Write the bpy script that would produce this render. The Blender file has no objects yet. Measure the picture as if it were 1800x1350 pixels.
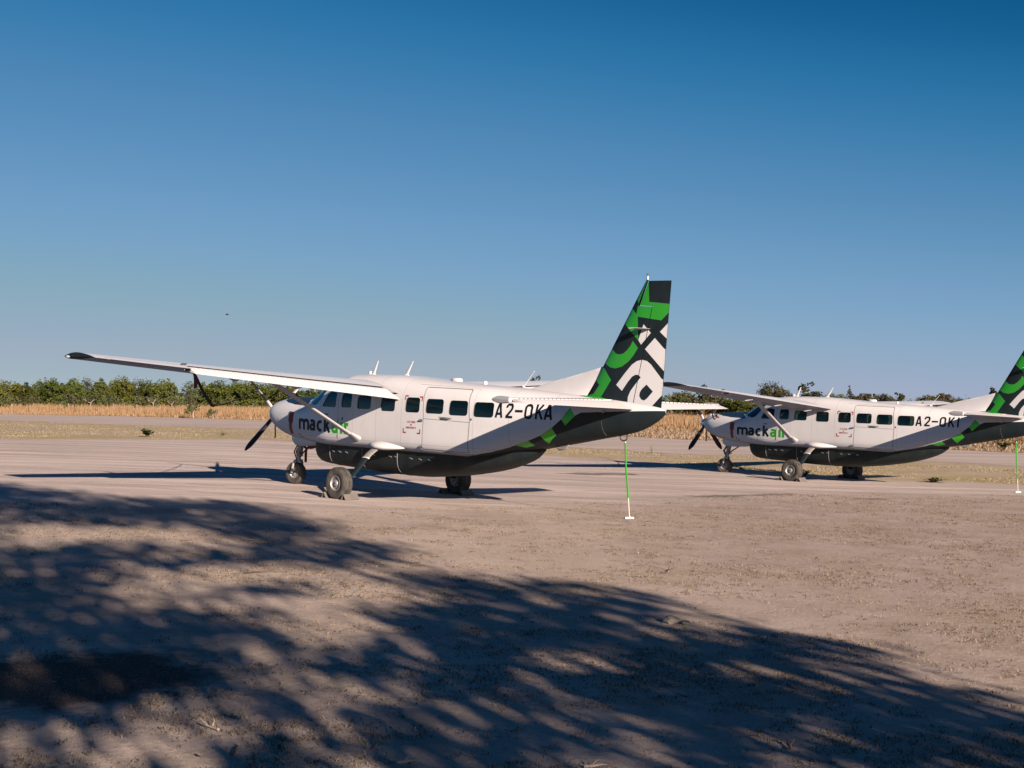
import bpy, bmesh, math, random
import numpy as np
from mathutils import Vector, Matrix, geometry as mgeo

scene = bpy.context.scene
COL = scene.collection
rng = np.random.default_rng(7)
random.seed(7)

# ------------------------------------------------------------------ camera
CAM_H, PITCH, ROLL, FPX = 2.177, 0.0148, 0.0117, 2222.0
cd = bpy.data.cameras.new('camera')
cam = bpy.data.objects.new('camera', cd)
COL.objects.link(cam)
cd.sensor_width = 36.0
cd.lens = 36.0 * FPX / 1800.0
cd.clip_start = 0.1
cd.clip_end = 20000.0
_r = Vector((1, 0, 0)); _u = Vector((0, -math.sin(PITCH), math.cos(PITCH))); _f = Vector((0, math.cos(PITCH), math.sin(PITCH)))
_cr, _sr = math.cos(ROLL), math.sin(ROLL)
_R = _r * _cr + _u * _sr
_U = _r * -_sr + _u * _cr
_m = Matrix((( _R.x, _U.x, -_f.x, 0), (_R.y, _U.y, -_f.y, 0), (_R.z, _U.z, -_f.z, CAM_H), (0, 0, 0, 1)))
cam.matrix_world = _m
scene.camera = cam

# ------------------------------------------------------------------ sky and sun
SUN_AZ, SUN_EL = math.radians(151.5), math.radians(17.0)
SUN_DIR = Vector((math.sin(SUN_AZ) * math.cos(SUN_EL), math.cos(SUN_AZ) * math.cos(SUN_EL), math.sin(SUN_EL)))
world = bpy.data.worlds.new("World")
scene.world = world
world.use_nodes = True
wn = world.node_tree
bg = wn.nodes['Background']
sky = wn.nodes.new('ShaderNodeTexSky')
sky.sky_type = 'NISHITA'
sky.sun_disc = False
sky.sun_elevation = SUN_EL
sky.sun_rotation = SUN_AZ
sky.altitude = 5000.0
sky.dust_density = 0.2
sky.ozone_density = 4.0
crv = wn.nodes.new('ShaderNodeRGBCurve')          # the photograph's contrasty, teal grade of the clear sky
mul = wn.nodes.new('ShaderNodeVectorMath'); mul.operation = 'SCALE'; mul.inputs['Scale'].default_value = 0.1
wn.links.new(sky.outputs[0], mul.inputs[0])
wn.links.new(mul.outputs[0], crv.inputs['Color'])
SKY_CURVES = [
    [(0.0000, 0.0000), (0.0190, 0.0008), (0.0467, 0.0018), (0.0716, 0.0040), (0.0850, 0.0114), (0.1240, 0.0487), (0.2070, 0.1043), (0.4400, 0.1807), (0.5780, 0.1963), (1.0000, 0.2700)],
    [(0.0000, 0.0000), (0.0415, 0.0060), (0.1020, 0.0220), (0.1570, 0.0574), (0.1860, 0.0868), (0.2700, 0.1384), (0.4330, 0.1963), (0.7450, 0.2268), (0.8460, 0.2356), (1.0000, 0.2700)],
    [(0.0000, 0.0000), (0.1000, 0.0260), (0.2410, 0.0750), (0.3550, 0.1472), (0.4220, 0.1989), (0.5800, 0.2569), (0.8200, 0.2992), (0.9700, 0.2759), (1.0000, 0.2759)],
]
for ci, pts in enumerate(SKY_CURVES):
    cv = crv.mapping.curves[ci]
    while len(cv.points) > 2:
        cv.points.remove(cv.points[1])
    cv.points[0].location = pts[0]; cv.points[1].location = pts[-1]
    for p in pts[1:-1]:
        cv.points.new(*p)
crv.mapping.extend = 'EXTRAPOLATED'
crv.mapping.update()
mul2 = wn.nodes.new('ShaderNodeVectorMath'); mul2.operation = 'SCALE'; mul2.inputs['Scale'].default_value = 10.0
wn.links.new(crv.outputs[0], mul2.inputs[0])
wn.links.new(mul2.outputs[0], bg.inputs[0])
bg.inputs[1].default_value = 0.1

sd = bpy.data.lights.new('sun', 'SUN')
sd.energy = 5.0
sd.angle = math.radians(0.53)
sd.color = (1.0, 0.83, 0.69)
sun = bpy.data.objects.new('sun', sd)
COL.objects.link(sun)
sun.rotation_euler = SUN_DIR.to_track_quat('Z', 'Y').to_euler()
sun.location = SUN_DIR * 200

vs = scene.view_settings
vs.view_transform = 'Standard'
vs.look = 'None'
vs.exposure = 0.9
vs.gamma = 1.0
vs.use_curve_mapping = False
scene.cycles.max_bounces = 6
scene.cycles.transparent_max_bounces = 12
scene.cycles.use_denoising = True
scene.cycles.sample_clamp_indirect = 0.038

# ------------------------------------------------------------------ helpers
def tag(o, label=None, cat=None, group=None, kind=None):
    if label: o['label'] = label
    if cat: o['category'] = cat
    if group: o['group'] = group
    if kind: o['kind'] = kind
    return o

def mesh_data(name, V, F, mats, mi=None, smooth=True, vn=None, recalc=False):
    me = bpy.data.meshes.new(name)
    V = np.asarray(V, float)
    ln = None
    if vn is not None:                       # weld seams but keep the analytic normal of every corner
        _, first, inv = np.unique(np.round(V, 4), axis=0, return_index=True, return_inverse=True)
        inv = inv.ravel(); vn = np.asarray(vn, float)
        keep, F2, ln = [], [], []
        for k, f in enumerate(F):
            q = [int(inv[i]) for i in f]
            if len(set(q)) < len(q):
                f = [i for n_, i in enumerate(f) if q[n_] not in q[:n_]]; q = [int(inv[i]) for i in f]
                if len(q) < 3: continue
            keep.append(k); F2.append(q); ln.extend(vn[list(f)].tolist())
        V = V[first]; used = np.unique([i for f in F2 for i in f]); re_ = np.zeros(len(V), int); re_[used] = np.arange(len(used))
        V = V[used]; F = [[int(re_[i]) for i in f] for f in F2]
        if mi is not None: mi = np.asarray(mi)[keep]
    me.from_pydata(V.tolist(), [], [list(map(int, f)) for f in F])
    for m in (mats if isinstance(mats, (list, tuple)) else [mats]):
        me.materials.append(m)
    if mi is not None:
        me.polygons.foreach_set('material_index', np.asarray(mi, dtype=np.int32))
    if recalc:
        bm = bmesh.new(); bm.from_mesh(me)
        bmesh.ops.recalc_face_normals(bm, faces=bm.faces[:])
        bm.to_mesh(me); bm.free()
    me.polygons.foreach_set('use_smooth', np.full(len(me.polygons), bool(smooth)))
    me.update()
    if ln is not None:
        me.normals_split_custom_set(ln)
    return me

def link(name, me, parent=None):
    o = bpy.data.objects.new(name, me)
    COL.objects.link(o)
    if parent: o.parent = parent
    return o

def mk(name, V, F, mats, parent=None, **k):
    return link(name, mesh_data(name, V, F, mats, **k), parent)

def autosmooth(o, ang=35):
    """sharp edges by angle, kept as mesh data"""
    me = o.data
    bm = bmesh.new(); bm.from_mesh(me)
    for e in bm.edges:
        if len(e.link_faces) == 2 and e.calc_face_angle(0) > math.radians(ang): e.smooth = False
    bm.to_mesh(me); bm.free()
    return o

def empty(name, parent=None):
    o = bpy.data.objects.new(name, None)
    o.empty_display_size = 0.3
    COL.objects.link(o)
    if parent: o.parent = parent
    return o

class MB:
    """collects simple solids into one mesh"""
    def __init__(s): s.V = []; s.F = []; s.M = []
    def add(s, V, F, m=0):
        b = len(s.V)
        s.V += [tuple(v) for v in V]; s.F += [tuple(i + b for i in f) for f in F]; s.M += [m] * len(F)
        return s
    def box(s, c, h, m=0, rot=None):
        V = []
        for x in (-1, 1):
            for y in (-1, 1):
                for z in (-1, 1):
                    v = Vector((x * h[0], y * h[1], z * h[2]))
                    if rot is not None: v = rot @ v
                    V.append(Vector(c) + v)
        return s.add(V, [(0, 1, 3, 2), (4, 6, 7, 5), (0, 4, 5, 1), (2, 3, 7, 6), (0, 2, 6, 4), (1, 5, 7, 3)], m)
    def tube(s, pts, rad, n=8, m=0, cap=True, flat=1.0):
        pts = [Vector(p) for p in pts]
        if not hasattr(rad, '__len__'): rad = [rad] * len(pts)
        rings = []; up = None
        for i, p in enumerate(pts):
            d = (pts[min(i + 1, len(pts) - 1)] - pts[max(i - 1, 0)]).normalized()
            if up is None:
                up = d.orthogonal().normalized()
            else:
                up = (up - d * up.dot(d)).normalized()
            sd_ = d.cross(up)
            rings.append([p + (up * math.cos(a) + sd_ * math.sin(a) * flat) * rad[i] for a in [2 * math.pi * k / n for k in range(n)]])
        V, F = loft(rings, True, cap)
        return s.add(V, F, m)
    def build(s, name, mats, parent=None, smooth=True, ang=35):
        o = mk(name, s.V, s.F, mats, parent, mi=s.M, smooth=smooth, recalc=True)
        if smooth: autosmooth(o, ang)
        return o

def loft(rings, closed=True, cap=False):
    n = len(rings[0]); V = [v for r in rings for v in r]; F = []
    for i in range(len(rings) - 1):
        for j in range(n if closed else n - 1):
            k = (j + 1) % n
            F.append((i * n + j, i * n + k, (i + 1) * n + k, (i + 1) * n + j))
    if cap:
        F.append(tuple(range(n))); F.append(tuple((len(rings) - 1) * n + j for j in range(n)))
    return V, F

def lathe(profile, axis_o, axis, n=48):
    """profile: (radius, offset along axis)"""
    ax = Vector(axis).normalized(); a = ax.orthogonal().normalized(); b = ax.cross(a)
    rings = [[Vector(axis_o) + ax * h + (a * math.cos(2 * math.pi * k / n) + b * math.sin(2 * math.pi * k / n)) * r for k in range(n)] for r, h in profile]
    return loft(rings, True, False)

# ------------------------------------------------------------------ materials
def nodes_of(m): return m.node_tree.nodes, m.node_tree.links

def pmat(name, col, rough=0.5, metal=0.0, coat=0.0, spec=0.5):
    m = bpy.data.materials.new(name); m.use_nodes = True
    b = m.node_tree.nodes['Principled BSDF']
    b.inputs['Base Color'].default_value = (*col, 1)
    b.inputs['Roughness'].default_value = rough
    b.inputs['Metallic'].default_value = metal
    b.inputs['Coat Weight'].default_value = coat
    b.inputs['Coat Roughness'].default_value = 0.08
    b.inputs['Specular IOR Level'].default_value = spec
    return m

def weather(m, amount=0.12, scale=3.0, dust=(0.30, 0.22, 0.16), bump=0.0):
    """uneven dust film, streaks and faint relief on paint"""
    N, L = nodes_of(m); b = N['Principled BSDF']
    col = tuple(b.inputs['Base Color'].default_value)
    tc = N.new('ShaderNodeTexCoord')
    mp = N.new('ShaderNodeMapping'); mp.inputs['Scale'].default_value = (1, 1, .45)
    L.new(tc.outputs['Object'], mp.inputs[0])
    n1 = N.new('ShaderNodeTexNoise'); n1.inputs['Scale'].default_value = scale; n1.inputs['Detail'].default_value = 6; n1.inputs['Roughness'].default_value = .62
    L.new(mp.outputs[0], n1.inputs['Vector'])
    r = N.new('ShaderNodeMapRange'); r.inputs['From Min'].default_value = .38; r.inputs['From Max'].default_value = .75
    r.inputs['To Min'].default_value = 0; r.inputs['To Max'].default_value = amount
    L.new(n1.outputs[0], r.inputs[0])
    mx = N.new('ShaderNodeMix'); mx.data_type = 'RGBA'
    mx.inputs['A'].default_value = col; mx.inputs['B'].default_value = (*dust, 1)
    L.new(r.outputs[0], mx.inputs['Factor'])
    L.new(mx.outputs['Result'], b.inputs['Base Color'])
    rr = N.new('ShaderNodeMath'); rr.operation = 'MULTIPLY_ADD'; rr.inputs[1].default_value = 1.2; rr.inputs[2].default_value = b.inputs['Roughness'].default_value
    L.new(r.outputs[0], rr.inputs[0]); L.new(rr.outputs[0], b.inputs['Roughness'])
    if bump:
        n2 = N.new('ShaderNodeTexNoise'); n2.inputs['Scale'].default_value = 1.6; n2.inputs['Detail'].default_value = 1
        L.new(tc.outputs['Object'], n2.inputs['Vector'])
        bp = N.new('ShaderNodeBump'); bp.inputs['Strength'].default_value = bump; bp.inputs['Distance'].default_value = .02
        L.new(n2.outputs[0], bp.inputs['Height']); L.new(bp.outputs[0], b.inputs['Normal'])
    return m

def panel_lines(m, xs, zs, width=0.0045, dark=0.45):
    """fine sheet-metal seams at given stations, with rivet dots beside them"""
    N, L = nodes_of(m); b = N['Principled BSDF']
    src = b.inputs['Base Color'].links[0].from_socket
    tc = N.new('ShaderNodeTexCoord'); sp = N.new('ShaderNodeSeparateXYZ'); L.new(tc.outputs['Object'], sp.inputs[0])
    acc = None
    for out, vals in (('X', xs), ('Z', zs)):
        for v in vals:
            a = N.new('ShaderNodeMath'); a.operation = 'COMPARE'; a.inputs[1].default_value = v; a.inputs[2].default_value = width
            L.new(sp.outputs[out], a.inputs[0])
            if acc is None: acc = a
            else:
                q = N.new('ShaderNodeMath'); q.operation = 'MAXIMUM'; L.new(acc.outputs[0], q.inputs[0]); L.new(a.outputs[0], q.inputs[1]); acc = q
    k = N.new('ShaderNodeMath'); k.operation = 'MULTIPLY'; k.inputs[1].default_value = dark; L.new(acc.outputs[0], k.inputs[0])
    mx = N.new('ShaderNodeMix'); mx.data_type = 'RGBA'; mx.inputs['B'].default_value = (.12, .11, .1, 1)
    L.new(k.outputs[0], mx.inputs['Factor']); L.new(src, mx.inputs['A'])
    L.new(mx.outputs['Result'], b.inputs['Base Color'])
    return m

WHITE = weather(pmat('white_paint', (.80, .775, .775), .33, coat=.25), .07, bump=.10)
FUSW = panel_lines(weather(pmat('fuselage_white_paint', (.80, .775, .775), .33, coat=.25), .08, bump=.10),
                   [-3.16, -2.1, -.76, .07, .93, 3.1, 4.05, 5.05, 6.1], [1.27])
CHAR = weather(pmat('charcoal_paint', (.009, .017, .022), .55, coat=.0, spec=.14), .03, bump=.10)
PODC = weather(pmat('pod_charcoal_paint', (.009, .016, .019), .55, coat=.0, spec=.14), .05, 2.2, bump=.15)
BELLY = weather(pmat('belly_grey_paint', (.25, .24, .23), .45), .4)
GREEN = weather(pmat('green_paint', (.020, .31, .012), .32, coat=.3), .06)
NAVY = pmat('antiglare_navy_paint', (.012, .035, .07), .42)
INK = pmat('lettering_ink', (.006, .010, .018), .6, spec=.15)
INKG = pmat('lettering_green', (.020, .31, .012), .5, spec=.2)
REDP = pmat('red_marking', (.42, .02, .035), .45)
GAP = pmat('panel_gap', (.11, .105, .10), .7)
SEAM = pmat('door_seam', (.20, .19, .18), .6)
RUBBER = weather(pmat('tyre_rubber', (.030, .029, .028), .85), .50, 9, dust=(.20, .175, .15))
RIM = weather(pmat('wheel_metal', (.55, .53, .50), .38, metal=.7), .25)
STEEL = weather(pmat('gear_steel', (.22, .23, .25), .42, metal=.35), .2)
DARKM = weather(pmat('dark_metal', (.035, .037, .04), .5), .2)
CHROME = pmat('spinner_chrome', (.55, .58, .62), .16, metal=1.0)
BLADE = weather(pmat('propeller_black', (.018, .02, .024), .4), .08)
BLADEW = pmat('propeller_white_band', (.70, .68, .66), .45)
BLADEB = pmat('propeller_brown_tip', (.045, .028, .022), .5)
LENS = pmat('lamp_lens', (.75, .70, .60), .12, coat=.6)
MAROON = weather(pmat('maroon_fabric', (.075, .010, .014), .85), .1)
CORD = pmat('black_strap', (.016, .013, .013), .8, spec=.1)
REDF = weather(pmat('red_fabric', (.42, .018, .022), .8), .05)
SEATM = pmat('seat_leather', (.10, .085, .07), .6)
LINER = pmat('cabin_liner', (.20, .19, .175), .8)
TIPG = weather(pmat('shaded_tip_grey', (.42, .42, .43), .45), .1)  # grey puts the weaker light on the tailplane tip caps into the colour
FIBRE = weather(pmat('white_fibreglass', (.78, .75, .72), .4), .08)

def glass_mat(name, tint, fres=1.45, base=(.01, .03, .035)):
    m = bpy.data.materials.new(name); m.use_nodes = True
    N, L = nodes_of(m); N.clear()
    out = N.new('ShaderNodeOutputMaterial')
    tr = N.new('ShaderNodeBsdfTransparent'); tr.inputs[0].default_value = (*tint, 1)
    df = N.new('ShaderNodeBsdfDiffuse'); df.inputs[0].default_value = (*base, 1)
    gl = N.new('ShaderNodeBsdfGlossy'); gl.inputs['Roughness'].default_value = .03; gl.inputs[0].default_value = (.85, .95, .95, 1)
    fr = N.new('ShaderNodeFresnel'); fr.inputs['IOR'].default_value = fres
    m0 = N.new('ShaderNodeMixShader'); m0.inputs[0].default_value = .25
    L.new(tr.outputs[0], m0.inputs[1]); L.new(df.outputs[0], m0.inputs[2])
    m1 = N.new('ShaderNodeMixShader'); L.new(fr.outputs[0], m1.inputs[0]); L.new(m0.outputs[0], m1.inputs[1]); L.new(gl.outputs[0], m1.inputs[2])
    L.new(m1.outputs[0], out.inputs[0])
    return m
GLASS = glass_mat('cabin_glass', (.30, .52, .48), 1.5)
WSGLASS = glass_mat('windshield_glass', (.20, .42, .50), 1.9, (.01, .06, .10))

# ------------------------------------------------------------------ fuselage shape tables
def pchip(tab):
    xs=np.array([t[0] for t in tab],float);ys=np.array([t[1] for t in tab],float)
    h=np.diff(xs);d=np.diff(ys)/h
    m=np.zeros(len(xs));m[0]=d[0];m[-1]=d[-1]
    for i in range(1,len(xs)-1):
        if d[i-1]*d[i]>0:
            w1=2*h[i]+h[i-1];w2=h[i]+2*h[i-1]
            m[i]=(w1+w2)/(w1/d[i-1]+w2/d[i])
    def f(x):
        x=np.clip(x,xs[0],xs[-1]);i=np.clip(np.searchsorted(xs,x)-1,0,len(h)-1)
        t=(x-xs[i])/h[i]
        return (2*t**3-3*t**2+1)*ys[i]+(t**3-2*t**2+t)*h[i]*m[i]+(-2*t**3+3*t**2)*ys[i+1]+(t**3-t**2)*h[i]*m[i+1]
    return f
ZT=pchip([(.36,1.95),(.42,2.0),(.6,2.07),(.85,2.12),(1.2,2.165),(1.6,2.19),(2.0,2.195),(2.26,2.205),(2.42,2.295),(2.6,2.41),(2.8,2.52),(3.0,2.605),(3.2,2.665),(3.4,2.71),(3.6,2.745),(4.0,2.77),(4.6,2.78),(5.3,2.775),(6.3,2.71),(7,2.66),(8,2.6),(9,2.555),(10,2.49),(11,2.42),(12,2.33),(12.5,2.26),(12.67,2.22)])
ZB=pchip([(.36,1.56),(.42,1.46),(.6,1.37),(.85,1.285),(1.2,1.2),(1.6,1.15),(2.0,1.12),(2.4,1.09),(3,1.07),(7.8,1.065),(8.2,1.085),(8.6,1.14),(8.9,1.2),(9.6,1.33),(10.4,1.47),(11.1,1.6),(11.74,1.72),(12.08,1.81),(12.4,1.96),(12.58,2.08),(12.67,2.17)])
WW=pchip([(.36,.26),(.42,.37),(.6,.465),(.85,.53),(1.2,.585),(1.6,.635),(2,.68),(2.4,.73),(3,.795),(3.4,.835),(4,.865),(5,.875),(6,.875),(6.9,.86),(7.55,.83),(8.2,.79),(8.7,.75),(9.3,.685),(10,.575),(10.7,.455),(11.3,.35),(12,.22),(12.5,.1),(12.67,.025)])
ZC=pchip([(.36,1.755),(1,1.72),(2,1.68),(3,1.66),(4,1.68),(7,1.7),(8.2,1.75),(9,1.82),(10,1.92),(11,2.0),(12,2.1),(12.67,2.195)])
NU=pchip([(.36,2.1),(2.2,2.2),(3,2.6),(3.6,3.1),(4,3.5),(8,3.5),(9,2.7),(11,2.2),(12.67,2)])
NL=pchip([(.36,2.1),(1,2.6),(2.4,3.6),(3.5,6),(7.8,6),(9,3.6),(10.5,2.5),(12.67,2)])
def fus_yz(s,t):
    ph=(np.asarray(t)-.5)*np.pi
    sn=np.sin(ph);cs=np.maximum(np.cos(ph),0)
    up=sn>=0
    n=np.where(up,NU(s),NL(s));H=np.where(up,ZT(s)-ZC(s),ZC(s)-ZB(s))
    return WW(s)*cs**(2/n),ZC(s)+np.sign(sn)*H*np.abs(sn)**(2/n)
def fus_t(s,z):
    s=np.asarray(s,float);z=np.asarray(z,float)
    up=z>=ZC(s)
    n=np.where(up,NU(s),NL(s));H=np.where(up,ZT(s)-ZC(s),ZC(s)-ZB(s))
    r=np.clip(np.abs(z-ZC(s))/H,0,1)
    return .5+np.sign(z-ZC(s))*np.arcsin(r**(n/2))/np.pi
def fus_y(s,z): return fus_yz(s,fus_t(s,z))[0]

# ------------------------------------------------------------------ aeroplane: surfaces
S0 = 5.157                                  # station of the main wheels = origin of the aeroplane
def LV(s, y, z): return (s - S0, -y, z)     # s aft of the spinner tip, y to the aeroplane's left, z up
def LA(P): P = np.asarray(P, float); return np.stack([P[:, 0] - S0, -P[:, 1], P[:, 2]], 1)

def fus_normal(s, y, z):
    """outward normal of the fuselage at surface points (left half, y >= 0)"""
    s = np.asarray(s, float); y = np.maximum(np.asarray(y, float), 0.); z = np.asarray(z, float)
    def F(s_, y_, z_):
        up = z_ >= ZC(s_)
        n = np.where(up, NU(s_), NL(s_)); H = np.where(up, ZT(s_) - ZC(s_), ZC(s_) - ZB(s_))
        return (np.abs(y_) / WW(s_)) ** n + (np.abs(z_ - ZC(s_)) / H) ** n
    e = .012
    g = np.stack([(F(s + e, y, z) - F(s - e, y, z)) / (2 * e), (F(s, y + e, z) - F(s, y - e, z)) / (2 * e), (F(s, y, z + e) - F(s, y, z - e)) / (2 * e)], 1)
    g[:, 0] = np.clip(g[:, 0], -50, 50)
    return g / np.maximum(np.linalg.norm(g, axis=1, keepdims=True), 1e-9)

def pip(P, poly):
    """points in polygon"""
    x, y = P[:, 0], P[:, 1]; c = np.zeros(len(P), bool); n = len(poly)
    for i in range(n):
        x1, y1 = poly[i]; x2, y2 = poly[(i + 1) % n]
        if y1 == y2: continue
        k = ((y1 > y) != (y2 > y)) & (x < (x2 - x1) * (y - y1) / (y2 - y1) + x1)
        c ^= k
    return c

def dens(poly, step, closed=True):
    out = []
    n = len(poly)
    for i in range(n if closed else n - 1):
        a = np.array(poly[i], float); b = np.array(poly[(i + 1) % n], float)
        k = max(1, int(np.ceil(np.linalg.norm(b - a) / step)))
        for j in range(k): out.append(tuple(a + (b - a) * j / k))
    if not closed: out.append(tuple(poly[-1]))
    return out

def rrect(quad, r, seg=5):
    """rounded quadrilateral"""
    out = []; n = len(quad)
    for i in range(n):
        p0 = np.array(quad[i - 1], float); p = np.array(quad[i], float); p1 = np.array(quad[(i + 1) % n], float)
        a = (p0 - p) / np.linalg.norm(p0 - p); b = (p1 - p) / np.linalg.norm(p1 - p)
        rr = min(r, .45 * np.linalg.norm(p0 - p), .45 * np.linalg.norm(p1 - p))
        A = p + a * rr; B = p + b * rr
        for k in range(seg + 1):
            t = k / seg
            out.append(tuple((1 - t) ** 2 * A + 2 * t * (1 - t) * p + t * t * B))
    return out

def grow(poly, d):
    """offset a convex-ish polygon outwards"""
    P = np.array(poly, float); c = P.mean(0)
    area = 0.5 * np.sum(P[:, 0] * np.roll(P[:, 1], -1) - np.roll(P[:, 0], -1) * P[:, 1])
    t = np.roll(P, -1, 0) - np.roll(P, 1, 0); t /= np.maximum(np.linalg.norm(t, axis=1, keepdims=True), 1e-9)
    nrm = np.stack([t[:, 1], -t[:, 0]], 1) * np.sign(area)
    return [tuple(v) for v in P + nrm * d]

def cdt_sheet(outline, polys, grid, tol=1e-5):
    """constrained triangulation of a 2D sheet; returns vertices and triangles inside the outline"""
    vs_, es_ = [], []
    def addloop(p, closed=True):
        b = len(vs_); vs_.extend([Vector(q) for q in p]); n = len(p)
        es_.extend([(b + i, b + (i + 1) % n) for i in range(n if closed else n - 1)])
    addloop(outline)
    for p in polys: addloop(p)
    G = np.array(grid)
    vs_.extend([Vector(q) for q in G])
    v, e, f, *_ = mgeo.delaunay_2d_cdt(vs_, es_, [], 0, tol)
    V = np.array([tuple(q) for q in v]); T = np.array([t for t in f if len(t) == 3])
    c = V[T].mean(1)
    T = T[pip(c, outline)]
    return V, T

def K_(p): return [(s, 2.6 * float(fus_t(s, z))) for s, z in p]

# -- fuselage features in (station, height)
Q = [(3.15, 1.985), (3.33, 2.30), (3.45, 2.35), (3.73, 2.33), (3.74, 1.985)]
WIN = [rrect(Q, .07)]
for (a, b, z0, z1) in [(3.95, 4.33, 1.99, 2.325), (4.54, 5.03, 1.975, 2.295), (5.375, 5.865, 1.955, 2.28), (6.20, 6.67, 1.955, 2.28), (6.85, 7.395, 1.95, 2.265), (7.55, 8.10, 1.935, 2.25), (8.255, 8.805, 1.925, 2.235)]:
    WIN.append(rrect([(a, z0), (b, z0), (b - .01, z1), (a + .01, z1)], .085))
DOOR = rrect([(6.775, 1.18), (8.12, 1.165), (8.165, 1.85), (8.075, 2.49), (6.735, 2.515), (6.805, 1.85)], .06)
PDOOR = rrect([(3.05, 1.22), (3.84, 1.20), (3.84, 2.43), (3.40, 2.43), (3.06, 1.95)], .08)
SWOOSH = [(8.16, 1.12), (8.65, 1.215), (9.11, 1.33), (9.62, 1.49), (9.96, 1.62), (10.25, 1.79), (10.46, 1.96), (10.64, 2.20)]
G1 = [(10.64, 2.18), (10.77, 2.04), (10.55, 1.84), (10.46, 1.96)]
G2 = [(10.24, 1.78), (10.31, 1.64), (10.03, 1.455), (9.95, 1.61)]
G3 = [(9.64, 1.495), (9.69, 1.40), (9.45, 1.345), (9.30, 1.385)]

def build_fuselage(root):
    K = 2.6
    sv = np.concatenate([[.36, .375, .395, .42, .46, .52, .6, .7], np.arange(.8, 12.2, .1), [12.2, 12.3, 12.4, 12.48, 12.55, 12.61, 12.67]])
    tv = np.linspace(0, 1, 45)
    outline = dens([(.36, 0), (12.67, 0), (12.67, K), (.36, K)], .08)
    jit = 1e-4
    grid = [(s + jit * ((i * 7 + j * 3) % 5), t * K) for i, s in enumerate(sv[1:-1]) for j, t in enumerate(tv[1:-1])]
    wins = [K_(dens(w, .06)) for w in WIN]
    ws = [(2.285, .966 * K), (2.265, .86 * K)] + K_([(2.275, 2.125), (2.5, 2.045), (2.74, 2.005), (2.89, 2.04), (3.04, 2.18), (3.245, 2.44), (3.21, 2.505)]) + [(3.22, .80 * K), (3.25, .90 * K), (3.26, .966 * K)]
    ws = dens(ws, .07)
    wsf = dens(grow(ws, .035), .07)
    ag = [(.86, .99 * K), (.86, .90 * K)] + K_([(1.0, 2.085), (1.3, 2.035), (1.7, 1.995), (2.1, 1.985), (2.45, 1.985)]) + [(2.22, .80 * K), (2.20, .9 * K), (2.19, .99 * K)]
    ag = dens(ag, .08)
    d_in, d_out = [K_(dens(p, .06)) for p in (grow(DOOR, -.008), grow(DOOR, .008))]
    p_in, p_out = [K_(dens(p, .06)) for p in (grow(PDOOR, -.004), grow(PDOOR, .004))]
    split = K_(dens([(6.81, 1.828), (8.155, 1.798), (8.155, 1.808), (6.81, 1.838)], .06))
    sw = dens([(7.4, .004)] + K_(dens(SWOOSH, .06, False)) + [(10.66, .5 * K + .0), (10.9, .575 * K), (12.0, .60 * K), (12.665, .6 * K), (12.665, .004)], .08)
    sw = [(min(a, 12.66), max(b, .004)) for a, b in sw]
    gs = [[(a, max(b, .012)) for a, b in K_(dens(g, .05))] for g in (G1, G2, G3)]
    polys = wins + [ws, wsf, ag, d_in, d_out, p_in, p_out, split, sw] + gs
    V2, T = cdt_sheet(outline, polys, grid)
    C = V2[T].mean(1)
    s = V2[:, 0]; t = np.clip(V2[:, 1] / K, 0, 1)
    y, z = fus_yz(s, t)
    y = np.where((t < 1e-4) | (t > 1 - 1e-4), 0, y)
    P = np.stack([s, y, z], 1); Nn = fus_normal(s, y, z)
    Nn[t < 1e-4] = [0, 0, -1]
    top = t > 1 - 1e-4; Nn[top, 1] = 0
    # classify
    cls = np.zeros(len(T), int)                       # 0 white
    cls[pip(C, sw)] = 1                               # charcoal
    for g_ in gs: cls[pip(C, g_)] = 2                 # green
    cls[pip(C, ag)] = 3                               # anti-glare
    cls[pip(C, d_out)] = 5; din = pip(C, d_in); 
    cls[din] = 6; cls[pip(C, split)] = 5
    pin = pip(C, p_in); cls[pip(C, p_out) & ~pin] = 4; cls[pin] = 7
    cls[pip(C, wsf)] = 0
    wid = -np.ones(len(T), int)
    for i, w in enumerate(wins): wid[pip(C, w)] = i
    wid[pip(C, ws)] = 90
    ok = wid < 0
    # orientation in (s,y,z) -> local; make triangles face outward
    def emit(name, mask, mats, mi, parent, both=True, off=0., flip=False):
        tri = T[mask]
        if len(tri) == 0: return None
        used, inv = np.unique(tri, return_inverse=True); tri = inv.reshape(tri.shape)
        Pn = P[used] + Nn[used] * off; Pn[:, 1] = np.maximum(Pn[:, 1], 0)
        nn = Nn[used]
        out = []
        for side in ((1, -1) if both is True else (both,)):
            Ps = Pn * [1, side, 1]; ns = nn * [1, side, 1]
            L_ = LA(Ps); n_ = ns * [1, -1, 1]
            a, b, c = L_[tri[:, 0]], L_[tri[:, 1]], L_[tri[:, 2]]
            fn = np.cross(b - a, c - a); k = (fn * n_[tri].mean(1)).sum(1) < 0
            tr = tri.copy(); tr[k] = tr[k][:, ::-1]
            out.append((L_, tr, n_))
        Vv = np.concatenate([o[0] for o in out]); nv = np.concatenate([o[2] for o in out])
        Fv = []
        base = 0
        for o in out: Fv.append(o[1] + base); base += len(o[0])
        Fv = np.concatenate(Fv)
        mi2 = None if mi is None else np.concatenate([mi] * len(out))
        if flip: Fv = Fv[:, ::-1]; nv = -nv
        return mk(name, Vv, Fv, mats, parent, mi=mi2, vn=nv)
    body = ok & (cls != 6) & (cls != 7)
    remap = np.array([0, 1, 2, 3, 4, 5, 0, 0])
    fus = emit('fuselage', body, [FUSW, CHAR, GREEN, NAVY, SEAM, GAP], remap[cls[body]], root)
    # window reveals: walls 3 cm deep, and inner liner
    emit('cabin_lining', ok & (C[:, 0] > 2.3) & (C[:, 0] < 9.3), [LINER], None, fus, off=-.045, flip=True)
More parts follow.
